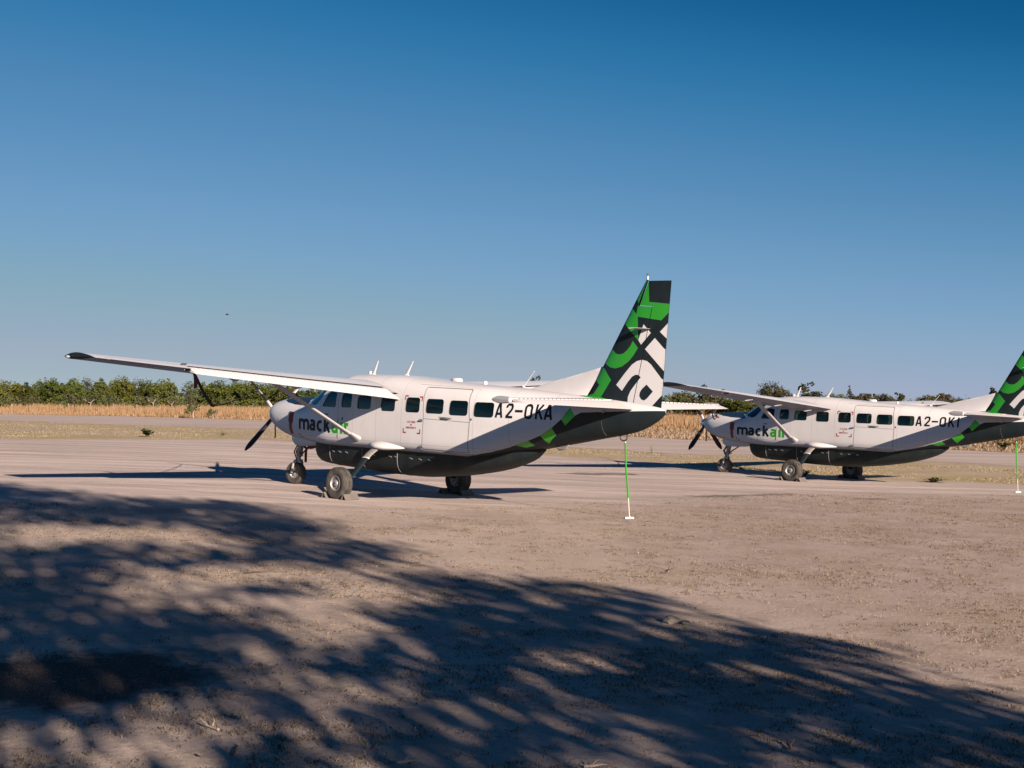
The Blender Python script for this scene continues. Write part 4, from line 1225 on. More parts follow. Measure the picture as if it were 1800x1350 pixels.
# runway: a graded strip of grey calcrete beyond the parking apron, its own sheet
rn, rf = pchip(RW_NEAR), pchip(RW_FAR)
es = np.concatenate([np.arange(-260, -60, 2.5), np.arange(-60, 30, 1.2), np.arange(30, 200, 4)])
rows = 18; RV = []
for e in es:
    a = float(rn(e)) + .5 * math.sin(e * .9) + .35 * math.sin(e * 2.3 + 1); b = float(rf(e)) + .5 * math.sin(e * .7 + 2) + .3 * math.sin(e * 1.9)
    for k in range(rows): RV.append(XY(e, a + (b - a) * k / (rows - 1)))
RV = np.array(RV); RZ = g(RV[:, 0], RV[:, 1]) + .006
i = np.arange(len(es) * rows).reshape(len(es), rows)
RF = np.stack([i[:-1, :-1].ravel(), i[:-1, 1:].ravel(), i[1:, 1:].ravel(), i[1:, :-1].ravel()], 1)
s = SH('runway_calcrete')
st = s.noise(.8, 7, .62, s.mapped((.09, .8, 1), (0, 0, math.radians(45)))); st = s.ramp(st, .36, .66)
col = s.mix(st, (.47, .385, .34), (.64, .525, .465)); col = s.mix(s.math('MULTIPLY', s.ramp(s.noise(3, 6, .7), .55, .7), .4), col, (.36, .29, .25))
tag(mk('runway', np.column_stack([RV, RZ]), RF, [s.finish(col, .95, s.noise(6, 6), .4, .04)], recalc=False), 'grey graded runway strip crossing behind the airplanes', None, None, 'structure')

# ------------------------------------------------------------------ grass and litter (uncountable)
def blades(name, P, h, w, lean, mats, mi, label, two=True):
    """every blade is a tapering two-triangle strip of its own heading"""
    n = len(P); a = rng.uniform(0, 2 * np.pi, n); b = rng.uniform(0, 2 * np.pi, n)
    d = np.stack([np.cos(a), np.sin(a), np.zeros(n)], 1) * (w / 2)[:, None]
    l = np.stack([np.cos(b), np.sin(b), np.zeros(n)], 1) * (lean * h)[:, None]
    up = np.zeros((n, 3)); up[:, 2] = h * np.sqrt(np.maximum(1 - lean ** 2, .02))
    v0, v1 = P - d, P + d
    v2 = P + .55 * up + .40 * l + d * .8; v3 = P + .55 * up + .40 * l - d * .8; v4 = P + up + l
    V = np.stack([v0, v1, v2, v3, v4], 1).reshape(-1, 3)
    k = np.arange(n) * 5
    F = np.concatenate([np.stack([k, k + 1, k + 2, k + 3], 1)]).tolist() + np.stack([k + 3, k + 2, k + 4], 1).tolist()
    mi2 = np.concatenate([mi, mi])
    o = mk(name, V, F, mats, mi=mi2, smooth=False)
    return tag(o, label, None, None, 'stuff')

def leafmat(name, c1, c2, trans=.3, rough=.7, varobj=True):
    m = bpy.data.materials.new(name); m.use_nodes = True; N, L = nodes_of(m); N.clear()
    out = N.new('ShaderNodeOutputMaterial'); geo = N.new('ShaderNodeNewGeometry'); oi = N.new('ShaderNodeObjectInfo')
    rp = N.new('ShaderNodeMix'); rp.data_type = 'RGBA'; rp.inputs['A'].default_value = (*c1, 1); rp.inputs['B'].default_value = (*c2, 1)
    L.new(geo.outputs['Random Per Island'], rp.inputs['Factor'])
    hs = N.new('ShaderNodeHueSaturation')
    if varobj:
        mr = N.new('ShaderNodeMapRange'); mr.inputs[3].default_value = .72; mr.inputs[4].default_value = 1.25; L.new(oi.outputs['Random'], mr.inputs[0]); L.new(mr.outputs[0], hs.inputs['Value'])
        wn_ = N.new('ShaderNodeTexWhiteNoise'); wn_.noise_dimensions = '1D'; L.new(oi.outputs['Random'], wn_.inputs['W'])
        m2 = N.new('ShaderNodeMapRange'); m2.inputs[3].default_value = .475; m2.inputs[4].default_value = .515; L.new(wn_.outputs[0], m2.inputs[0]); L.new(m2.outputs[0], hs.inputs['Hue'])
    L.new(rp.outputs['Result'], hs.inputs['Color'])
    df = N.new('ShaderNodeBsdfDiffuse'); tl = N.new('ShaderNodeBsdfTranslucent'); L.new(hs.outputs[0], df.inputs[0]); L.new(hs.outputs[0], tl.inputs[0])
    mx = N.new('ShaderNodeMixShader'); mx.inputs[0].default_value = trans; L.new(df.outputs[0], mx.inputs[1]); L.new(tl.outputs[0], mx.inputs[2]); L.new(mx.outputs[0], out.inputs[0])
    return m
STRAW = leafmat('dry_straw', (.44, .345, .26), (.32, .245, .17), .25, varobj=False)
GOLD = leafmat('golden_grass', (.41, .265, .145), (.35, .22, .12), .3, varobj=False)
GOLD2 = leafmat('pale_seed_grass', (.46, .32, .195), (.39, .26, .15), .3, varobj=False)
VST = leafmat('verge_grass', (.47, .38, .24), (.38, .30, .18), .25, varobj=False)
BROWN = leafmat('dead_leaf', (.16, .115, .08), (.075, .054, .038), .1, varobj=False)
OLIVE = leafmat('weed_leaf', (.14, .15, .05), (.10, .11, .04), .2, varobj=False)

def nz(P, f, seed):
    """cheap smooth pseudo-noise for clumping"""
    r = np.random.default_rng(seed); v = np.zeros(len(P))
    for k in range(7):
        a = r.uniform(0, 2 * np.pi); fr = f * r.uniform(.5, 1.9); v += np.sin(P[:, 0] * math.cos(a) * fr + P[:, 1] * math.sin(a) * fr + r.uniform(0, 6.3))
    return v / 2.6
def view_pts(n, y0, y1, ext=1.15, power=1.0):
    u = rng.uniform(0, 1, n); Y = y0 * (y1 / y0) ** (u ** power); X = rng.uniform(-1, 1, n) * (.41 * Y * ext + .6)
    return np.stack([X, Y], 1)
def lift(P): return np.column_stack([P, g(P[:, 0], P[:, 1])])

# tall golden grass beyond the runway
n = 330000
Pt = view_pts(n, 82, 300, 1.1, 1.25); Pt = Pt[sdist(Pt, tall_poly) > rng.normal(-.2, .9, n)]
e_, n_ = (Pt[:, 0] - Pt[:, 1]) * R2, (Pt[:, 0] + Pt[:, 1]) * R2
h = (np.where(Pt[:, 0] > 0, .80, 1.05) + .34 * nz(Pt, .12, 2)) * rng.uniform(.5, 1.25, len(Pt)); h = np.clip(h, .35, 1.9)
edge = np.clip(sdist(Pt, tall_poly) / 3, .25, 1); h *= edge ** .6
h = np.where(nz(Pt, .2, 9) > 1.25, h * .45, h)
blades('tall_grass', lift(Pt), h, rng.uniform(.03, .09, len(Pt)), rng.uniform(.05, .45, len(Pt)), [GOLD, GOLD2, BROWN], (rng.uniform(0, 1, len(Pt)) < .35).astype(int) + (rng.uniform(0, 1, len(Pt)) < .04), 'tall golden dry grass beyond the runway')
# verge grass
Pv = view_pts(170000, 36, 150, 1.1); sdv = sdist(Pv, verge_poly); Pv = Pv[(sdv > .2) & (nz(Pv, .55, 4) + .7 * nz(Pv, 1.6, 5) + rng.normal(0, .45, len(Pv)) + np.clip(sdv, 0, 6) * .07 > .35)]
blades('verge_grass', lift(Pv), rng.uniform(.02, .075, len(Pv)), rng.uniform(.012, .035, len(Pv)), rng.uniform(.3, .92, len(Pv)), [VST, STRAW, OLIVE], np.where(rng.uniform(0, 1, len(Pv)) < .12, 2, (rng.uniform(0, 1, len(Pv)) < .3).astype(int)), 'short yellow grass on the strip between apron and runway')
# short brown grass just before the tall grass
Pb = view_pts(60000, 60, 150, 1.1); Pb = Pb[(sdist(Pb, beyond) > 0) & (sdist(Pb, tall_poly) < .5)]
blades('brown_grass', lift(Pb), rng.uniform(.08, .28, len(Pb)), rng.uniform(.03, .08, len(Pb)), rng.uniform(.2, .8, len(Pb)), [STRAW, GOLD], (rng.uniform(0, 1, len(Pb)) < .4).astype(int), 'short brown grass along the far runway edge')
# low dry tufts, flattened straw and leaf litter of the foreground
Pf = view_pts(95000, 6.8, 38, 1.15)
cl = .8 * nz(Pf, .9, 11) + .8 * nz(Pf, 3.6, 12) + .7 * nz(Pf, 11., 13) + rng.normal(0, .6, len(Pf))
Pf = Pf[(sdist(Pf, apron_poly) < .3) & (sdist(Pf, DARK) < .1) & (cl > .55 - .45 * (Pf[:, 0] > 1.5))]
reps = rng.integers(2, 8, len(Pf)); m_ = np.repeat(rng.uniform(0, 1, len(Pf)), reps); sc_ = np.repeat(rng.uniform(.5, 1.5, len(Pf)), reps)
Pf = np.repeat(Pf, reps, 0) + rng.normal(0, .018, (reps.sum(), 2)) * (1 + .05 * np.repeat(Pf[:, 1:], reps, 0))
m_ = np.clip(m_ + rng.uniform(-.15, .15, len(m_)), 0, 1)
blades('ground_litter', lift(Pf) - [0, 0, .003], rng.uniform(.008, .028, len(Pf)) * sc_ * (1 + .008 * Pf[:, 1]), rng.uniform(.003, .008, len(Pf)) * (1 + .04 * Pf[:, 1]), rng.uniform(.3, .97, len(Pf)), [STRAW, BROWN, OLIVE], np.where(m_ < .42, 0, np.where(m_ < .93, 1, 2)), 'scattered dry tufts, straw and dead leaves on the sand')
# pebbles and clods
npb = 26000; Pp = view_pts(npb, 6.8, 40, 1.15); Pp = Pp[sdist(Pp, DARK) < -.05]; npb = len(Pp); r_ = (.002 + .006 * rng.uniform(0, 1, npb) ** 3) * (1 + .03 * Pp[:, 1])
oc = np.array([(1, 0, 0), (.3, .9, 0), (-.8, .5, 0), (-.7, -.6, 0), (.4, -.9, 0), (.1, 0, .7)])
ang = rng.uniform(0, 6.28, npb); ca, sa_ = np.cos(ang), np.sin(ang)
jit = rng.uniform(.7, 1.3, (npb, 6, 3)); Lc = oc[None] * jit * r_[:, None, None]
Pc = np.stack([Lc[..., 0] * ca[:, None] - Lc[..., 1] * sa_[:, None], Lc[..., 0] * sa_[:, None] + Lc[..., 1] * ca[:, None], Lc[..., 2]], 2) + lift(Pp)[:, None, :]
k = np.arange(npb) * 6; PF = np.concatenate([np.stack([k + a, k + (a + 1) % 5, k + 5], 1) for a in range(5)]).tolist()
s = SH('pebble'); tag(mk('pebbles', Pc.reshape(-1, 3), PF, [s.finish(s.mix(s.noise(7, 2), (.26, .205, .17), (.47, .38, .325)), .95)], smooth=False), 'small pale pebbles and clods on the sand', None, None, 'stuff')

# ------------------------------------------------------------------ trees
BARK = pmat('bark', (.13, .10, .075), .9)
BARKP = pmat('pale_bark', (.34, .29, .24), .9)
LEAF = leafmat('bush_leaves', (0.108, 0.133, 0.032), (0.061, 0.086, 0.022), .3)
LEAFY = leafmat('bright_leaves', (0.151, 0.166, 0.040), (0.086, 0.104, 0.025), .3)
LEAFO = leafmat('olive_leaves', (0.144, 0.130, 0.061), (0.079, 0.079, 0.040), .25)
LEAFG = leafmat('grey_green_leaves', (0.130, 0.137, 0.079), (0.079, 0.090, 0.054), .25)
LEAFB = leafmat('brown_leaves', (0.151, 0.108, 0.065), (0.101, 0.076, 0.047), .2)
LEAFD = leafmat('dark_leaves', (0.061, 0.072, 0.036), (0.036, 0.047, 0.025), .25)

def crown_mesh(name, seed, mats, lobes, leaf, nleaf, weights=None, shell=.55):
    """leaf clumps spread through overlapping lobes; lobes: (x, y, z, rx, rz)"""
    r = np.random.default_rng(seed); Vl, mi = [], []
    tot = sum(l[3] ** 2 * l[4] for l in lobes)
    for (x, y, z, rx, rz) in lobes:
        k = max(20, int(nleaf * (rx ** 2 * rz) / tot))
        # sub clumps
        nc = max(6, k // 14)
        d = r.normal(size=(nc, 3)); d /= np.linalg.norm(d, axis=1, keepdims=True); rad = r.uniform(shell, 1.05, (nc, 1)) ** .7
        cc = d * rad * [rx, rx, rz] + [x, y, z]
        ci = r.integers(0, nc, k)
        p = cc[ci] + r.normal(0, 1, (k, 3)) * min(rx, rz) * .17
        nrm = d[ci] + r.normal(0, .75, (k, 3)); nrm /= np.linalg.norm(nrm, axis=1, keepdims=True)
        t = np.cross(nrm, r.normal(size=(k, 3))); t /= np.linalg.norm(t, axis=1, keepdims=True); b = np.cross(nrm, t)
        s1 = leaf * r.uniform(.5, 1.25, (k, 1)); s2 = s1 * r.uniform(.45, .9, (k, 1))
        Vl.append(np.stack([p - t * s1, p + b * s2, p + t * s1, p - b * s2], 1).reshape(-1, 3)); mi.append(r.choice(len(mats), k, p=weights))
    V = np.concatenate(Vl); n = len(V) // 4; kk = np.arange(n) * 4
    return mesh_data(name, V, np.stack([kk, kk + 1, kk + 2, kk + 3], 1), mats, mi=np.concatenate(mi), smooth=False)

def trunk_mesh(name, seed, h, r0, targets, bark, twigs=2):
    r = random.Random(seed); mb = MB()
    tops = []
    mid = (r.uniform(-.1, .1) * h * .3, r.uniform(-.1, .1) * h * .3, h * .45)
    mb.tube([(0, 0, -.3), (0, 0, 0), (mid[0] * .5, mid[1] * .5, h * .22), mid], [r0 * 1.3, r0, r0 * .8, r0 * .65], 7)
    for t in targets:
        q = [mid[i] + (t[i] - mid[i]) * .5 + r.uniform(-.12, .12) * h * .3 for i in range(3)]
        mb.tube([mid, q, t], [r0 * .55, r0 * .36, r0 * .12], 5)
        for _ in range(twigs):
            e = [t[i] + r.uniform(-.16, .16) * h for i in range(3)]; e[2] = max(e[2], h * .4)
            mb.tube([q, [(q[i] + e[i]) / 2 + r.uniform(-.04, .04) * h for i in range(3)], e], [r0 * .28, r0 * .16, r0 * .05], 4)
    me = mesh_data(name, mb.V, mb.F, [bark], recalc=True)
    return me

KINDS = {}
def proto(key, seed, h, w, mats, nleaf, leaf, style, bark=BARK, weights=None):
    """unit tree: height about h, crown half-width about w"""
    r = random.Random(seed); lobes = []
    if style == 'round':
        lobes = [(0, 0, h * .62, w * .7, h * .30)] + [(math.cos(a) * w * r.uniform(.4, .65), math.sin(a) * w * .55, h * r.uniform(.38, .72), w * r.uniform(.38, .55), h * r.uniform(.16, .26)) for a in np.linspace(0, 6.28, 7)[:-1]]
        lobes += [(r.uniform(-.5, .5) * w, r.uniform(-.5, .5) * w, h * .22, w * .6, h * .2) for _ in range(3)]
    elif style == 'wide':
        lobes = [(x * w, r.uniform(-.3, .3) * w, h * (.62 + r.uniform(-.06, .08) - .14 * x * x), w * r.uniform(.26, .36), h * r.uniform(.2, .3)) for x in np.linspace(-.78, .78, 6)] + [(x * w, 0, h * .34, w * .35, h * .26) for x in (-.6, -.1, .4)]
    elif style == 'airy':
        lobes = [(r.uniform(-.65, .65) * w, r.uniform(-.5, .5) * w, h * r.uniform(.48, .88), w * r.uniform(.22, .34), h * r.uniform(.07, .12)) for _ in range(12)] + [(r.uniform(-.3, .3) * w, 0, h * .92, w * .25, h * .06)]
    elif style == 'spiky':
        lobes = [(r.uniform(-.2, .2) * w + (k - .5) * .3 * w, 0, h * (.35 + .58 * k), w * (.62 - .42 * k), h * .10) for k in np.linspace(0, 1, 7)] + [(w * .5, 0, h * .6, w * .3, h * .08), (-w * .5, 0, h * .5, w * .3, h * .08)]
    elif style == 'scrub':
        lobes = [(r.uniform(-.75, .75) * w, r.uniform(-.6, .6) * w, h * r.uniform(.25, .72), w * r.uniform(.2, .4), h * r.uniform(.15, .26)) for _ in range(9)]
    cm = crown_mesh('crown', seed, mats, lobes, leaf, nleaf, weights)
    tg = [(l[0] * .85, l[1] * .85, l[2]) for l in lobes[:6]]
    tm = trunk_mesh('trunk', seed, h, .055 * h * .55, tg, bark)
    KINDS[key] = (h, w, cm, tm)
proto('green', 1, 5.8, 2.3, [LEAF, LEAFY], 4200, .175, 'round', weights=[.6, .4])
proto('green2', 2, 5.8, 2.3, [LEAFY, LEAF], 4200, .175, 'round', weights=[.7, .3])
proto('green3', 3, 5.8, 2.3, [LEAF, LEAFD], 4200, .175, 'wide', weights=[.75, .25])
proto('grey', 4, 6.2, 2.0, [LEAFG, LEAF], 2600, .16, 'round', BARKP, weights=[.8, .2])
proto('olive', 5, 4.6, 2.3, [LEAFO, LEAF], 2800, .165, 'scrub', weights=[.7, .3])
proto('olive2', 6, 4.6, 2.2, [LEAFO, LEAFB, LEAF], 2800, .165, 'round', weights=[.55, .2, .25])
proto('scrub', 7, 3.0, 1.5, [LEAFO, LEAFG, LEAF], 1300, .125, 'scrub', BARKP, weights=[.4, .4, .2])
proto('big', 8, 8.0, 3.2, [LEAFD, LEAFB, LEAFO], 6500, .19, 'round', weights=[.5, .25, .25])
proto('airy', 9, 8.0, 2.8, [LEAFD, LEAFO], 3600, .17, 'airy', BARKP, weights=[.7, .3])
proto('spiky', 10, 7.0, 1.5, [LEAFD, LEAFO], 2000, .16, 'spiky', weights=[.6, .4])
proto('dome', 11, 5.6, 2.7, [LEAFO, LEAFD, LEAFB], 5200, .17, 'wide', weights=[.6, .2, .2])

def tree(key, x, y, h, hw, label, cat='tree', group=None, rz=0., name=None):
    H, W, cm, tm = KINDS[key]
    gz = float(g(x, y)); t = empty(name or ('bush' if cat == 'bush' else 'tree')); t.location = (x, y, gz)
    t.rotation_euler = (0, 0, rz); t.scale = (hw / W, hw / W, (h - gz) / H)
    tag(t, label, cat, group)
    for n_, me in (('crown', cm), ('trunk', tm)): link(n_, me, t)
    return t

GL, GR = 'trees behind the golden grass on the left', 'trees beyond the grass on the right'
LEFT = [(-93.0, 232.1, 5.2, 2.5), (-93.1, 240.6, 5.1, 2.1), (-92.3, 245.2, 4.8, 1.7), (-83.7, 230.2, 5.7, 2.4), (-83.5, 240.9, 5.9, 1.8), (-83.8, 248.2, 6.3, 1.7), (-76.9, 235.8, 6.0, 2.2), (-79.9, 253.7, 5.7, 1.7), (-74.0, 240.9, 6.4, 1.8), (-73.5, 247.3, 6.2, 1.9), (-69.1, 239.2, 5.7, 1.6), (-64.9, 236.3, 5.9, 2.2), (-61.1, 242.4, 5.8, 2.3), (-60.7, 250.8, 5.7, 1.9), (-55.8, 240.6, 5.8, 2.4), (-53.8, 246.2, 6.0, 2.0), (-49.4, 241.0, 5.9, 2.4), (-48.1, 251.4, 5.7, 2.1), (-43.8, 246.1, 5.3, 2.3), (-39.7, 241.8, 4.7, 2.2), (-37.3, 247.2, 4.5, 2.3)]
ORD = ['first', 'second', 'third', 'fourth', 'fifth', 'sixth', 'seventh', 'eighth', 'ninth', 'tenth', 'eleventh', 'twelfth', 'thirteenth', 'fourteenth', 'fifteenth', 'sixteenth', 'seventeenth', 'eighteenth', 'nineteenth', 'twentieth', 'twenty-first', 'twenty-second']
LK = ['green2', 'green3', 'green', 'green2', 'green', 'grey', 'green3', 'green', 'green2', 'grey', 'green', 'green2', 'grey', 'green3', 'green', 'green2', 'green2', 'green', 'green2', 'green3', 'green2']
LOOK = {'green': 'round green tree', 'green2': 'bright yellow-green bushy tree', 'green3': 'broad dark green tree', 'grey': 'grey-green tree with pale limbs'}
lo = sorted(range(len(LEFT)), key=lambda i: LEFT[i][0] / LEFT[i][1])
for k, i in enumerate(lo):
    x, y, h, w = LEFT[i]
    tree(LK[i], x, y, h + .2, w * 1.3, f'{LOOK[LK[i]]} behind the golden grass, {ORD[k]} tree from the left picture edge', 'tree', GL, rz=i * 1.3)
BUSH = [(-76.0, 201.1, 2.9, 1.4), (-67.9, 193.4, 3.2, 1.7), (-67.9, 204.0, 3.0, 1.4), (-63.1, 200.3, 3.0, 1.1), (-59.2, 199.4, 2.9, 1.3), (-56.2, 198.2, 3.2, 1.1), (-77.2, 195.3, 2.7, 1.5), (-52.7, 205.4, 3.2, 1.3), (-54.0, 200.9, 2.8, .9)]
bo = sorted(range(len(BUSH)), key=lambda i: BUSH[i][0] / BUSH[i][1])
for k, i in enumerate(bo):
    x, y, h, w = BUSH[i]
    tree('scrub', x, y, h, w * 1.2, f'low olive bush at the front of the left tree line, {ORD[k]} bush from the left', 'bush', 'low bushes before the left tree line', rz=i * 2.1)
tree('scrub', -36.6, 145.5, 1.9, .9, 'single small olive bush standing in the golden grass under the left wing', 'bush')
tree('scrub', -34.6, 146.5, 1.2, .7, 'very small bush just right of the single bush in the golden grass', 'bush')
RIGHT = [('airy', 6.1, 299.9, 8.7, 1.9, 'far dark tree showing just above the roof before the middle tail'),
         ('olive', 26.9, 213.3, 4.4, 2.3, 'olive scrubby tree directly right of the middle tail'), ('olive2', 30.2, 219.9, 4.9, 2.4, 'rounded olive and brown tree under the right wing tip, second right of the middle tail'),
         ('airy', 39.1, 257.0, 6.4, 1.7, 'small dark tree top peeking above the right airplane wing near its tip'), ('olive', 31.5, 205.6, 4.2, 2.4, 'olive tree behind the right airplane pitot cover'),
         ('olive2', 34.9, 212.2, 4.1, 2.2, 'brownish round tree above the right airplane propeller'), ('green2', 35.5, 201.9, 3.5, 2.1, 'yellow-green low tree left of the right airplane windshield'), ('olive', 38.3, 206.5, 3.2, 2.0, 'low olive tree just above the right airplane cowl'), ('olive2', 40.6, 206.0, 2.8, 1.8, 'lowest brownish tree touching the right airplane windshield'),
         ('big', 58.3, 284.1, 7.6, 3.3, 'large dense dark tree with a brownish right side, rising above the right airplane wing'), ('big', 60.7, 278.5, 5.7, 1.9, 'small dark tree at the right foot of the large dense tree'),
         ('airy', 68.9, 292.0, 7.8, 2.8, 'tall airy dark tree behind the two roof antennas of the right airplane'), ('olive', 72.7, 291.1, 5.4, 2.7, 'low olive tree right of the tall airy tree'),
         ('spiky', 75.1, 280.1, 6.6, 1.3, 'narrow spiky tree top rising above the right airplane cabin roof'), ('green', 74.3, 285.5, 5.1, 2.4, 'low green tree left of the narrow spiky tree'), ('dome', 76.6, 274.5, 5.6, 2.6, 'wide olive tree right of the narrow spiky tree'), ('dome', 81.1, 276.3, 5.6, 2.4, 'second wide olive tree right of the spiky tree'), ('airy', 84.1, 275.5, 5.4, 2.2, 'thin airy tree at the right end of the roof tree group'),
         ('dome', 84.5, 256.4, 5.2, 2.3, 'left half of the broad domed tree pair before the right tail'), ('dome', 88.0, 257.4, 5.6, 2.8, 'right, taller half of the broad domed tree pair before the right tail'), ('olive2', 92.1, 259.1, 4.6, 1.7, 'small tree at the right foot of the broad domed pair'),
         ('airy', 106.7, 280.4, 6.9, 2.0, 'dark airy tree top touching the leading edge of the right tail'), ('olive', 109.9, 279.1, 5.7, 2.2, 'olive tree hidden behind the right tail'), ('olive2', 112.6, 278.0, 6.0, 2.2, 'tree at the right picture edge behind the right tail')]
for i, (kd, x, y, h, w, lb) in enumerate(RIGHT):
    tree(kd, x, y, h + .1, w * 1.12, lb, 'tree', GR, rz=i * 1.7)
# distant continuous scrub: one mass
r = np.random.default_rng(21); lob = []
for az in np.arange(-.60, .60, .0075):
    for d_ in (305, 345):
        if abs(az) > .42 and r.uniform() < .3: continue
        d2 = d_ + r.uniform(-15, 15); hh = (3.3 if az < .02 else 4.0) * r.uniform(.7, 1.15)
        lob.append((math.tan(az) * d2, d2, hh * .45, r.uniform(1.6, 3.0), hh * .55))
for az in np.arange(-.46, .46, .008):
    d2 = (228 if az < -.05 else 222) + r.uniform(-8, 10); hh = r.uniform(2.1, 3.5) if az < .03 else r.uniform(2.6, 4.0)
    lob.append((math.tan(az) * d2, d2, hh * .4, r.uniform(1.2, 2.2), hh * .6))
tag(link('distant_scrub', crown_mesh('distant_scrub', 22, [LEAFO, LEAF, LEAFG], lob, .2, 80000, [.45, .3, .25])), 'continuous low scrub along the far edge of the grass', None, None, 'stuff')

def shoots(name, x, y, h, spread, n, mats, label, cat='plant', lw=.05):
    """a plant of upright leafy stems"""
    o = empty(name); o.location = (x, y, float(g(x, y))); tag(o, label, cat)
    r = np.random.default_rng(int(abs(x * 97 + y * 31))); mb = MB(); lv, lf, lm = [], [], []
    for i in range(n):
        a = r.uniform(0, 6.28); q = r.uniform(.1, 1); tip = Vector((math.cos(a) * spread * q, math.sin(a) * spread * q, h * r.uniform(.5, 1) * (1.1 - .4 * q)))
        mb.tube([(0, 0, -.02), tip * .5 + Vector((0, 0, .06 * h)), tip], [.012, .008, .003], 4)
        for u in np.linspace(.25, 1, 7):
            p = tip * u + Vector((0, 0, .1 * h * (1 - u))); b = r.uniform(0, 6.28); d = Vector((math.cos(b), math.sin(b), r.uniform(-.1, .7))).normalized(); sd_ = d.cross(Vector((0, 0, 1))).normalized()
            L_ = lw * r.uniform(1.4, 2.4); k = len(lv); lv += [p, p + d * L_ * .5 + sd_ * lw * .5, p + d * L_, p + d * L_ * .5 - sd_ * lw * .5]; lf.append((k, k + 1, k + 2, k + 3)); lm.append(int(r.integers(0, len(mats))))
    mb.build('stem', [OLIVE], o); mk('leaves', lv, lf, mats, o, mi=lm, smooth=False)
    return o
DKG = leafmat('dark_plant_leaf', (.05, .10, .025), (.025, .055, .015), .25, varobj=False)
shoots('leafy_plant', -17.7, 61.4, .42, .36, 16, [DKG], 'small dark green leafy plant alone on the yellow grass strip left of the propeller', lw=.13)
shoots('leafy_plant', 29.2, 75.1, .75, .8, 16, [DKG, OLIVE], 'green shrublet beyond the runway below the right tail', lw=.14)
shoots('leafy_plant', 25.2, 74.3, .45, .5, 10, [DKG, OLIVE], 'smaller green shrublet left of the one below the right tail', lw=.11)
shoots('leafy_plant', 14.1, 42.4, .16, .75, 18, [OLIVE, DKG], 'flat spreading weed on the grass right of the right airplane wheels', lw=.07)
shoots('leafy_plant', 10.2, 43.9, .22, .45, 12, [OLIVE, DKG], 'low weed in the shade behind the right airplane main wheel', lw=.07)
shoots('leafy_plant', 6.6, 59.5, .4, .2, 6, [STRAW], 'thin dry weed before the runway near the right airplane nose', lw=.03)
shoots('leafy_plant', -15.2, 66.5, .25, .3, 8, [BROWN, OLIVE], 'tiny brown weed on the verge left of the propeller', lw=.06)

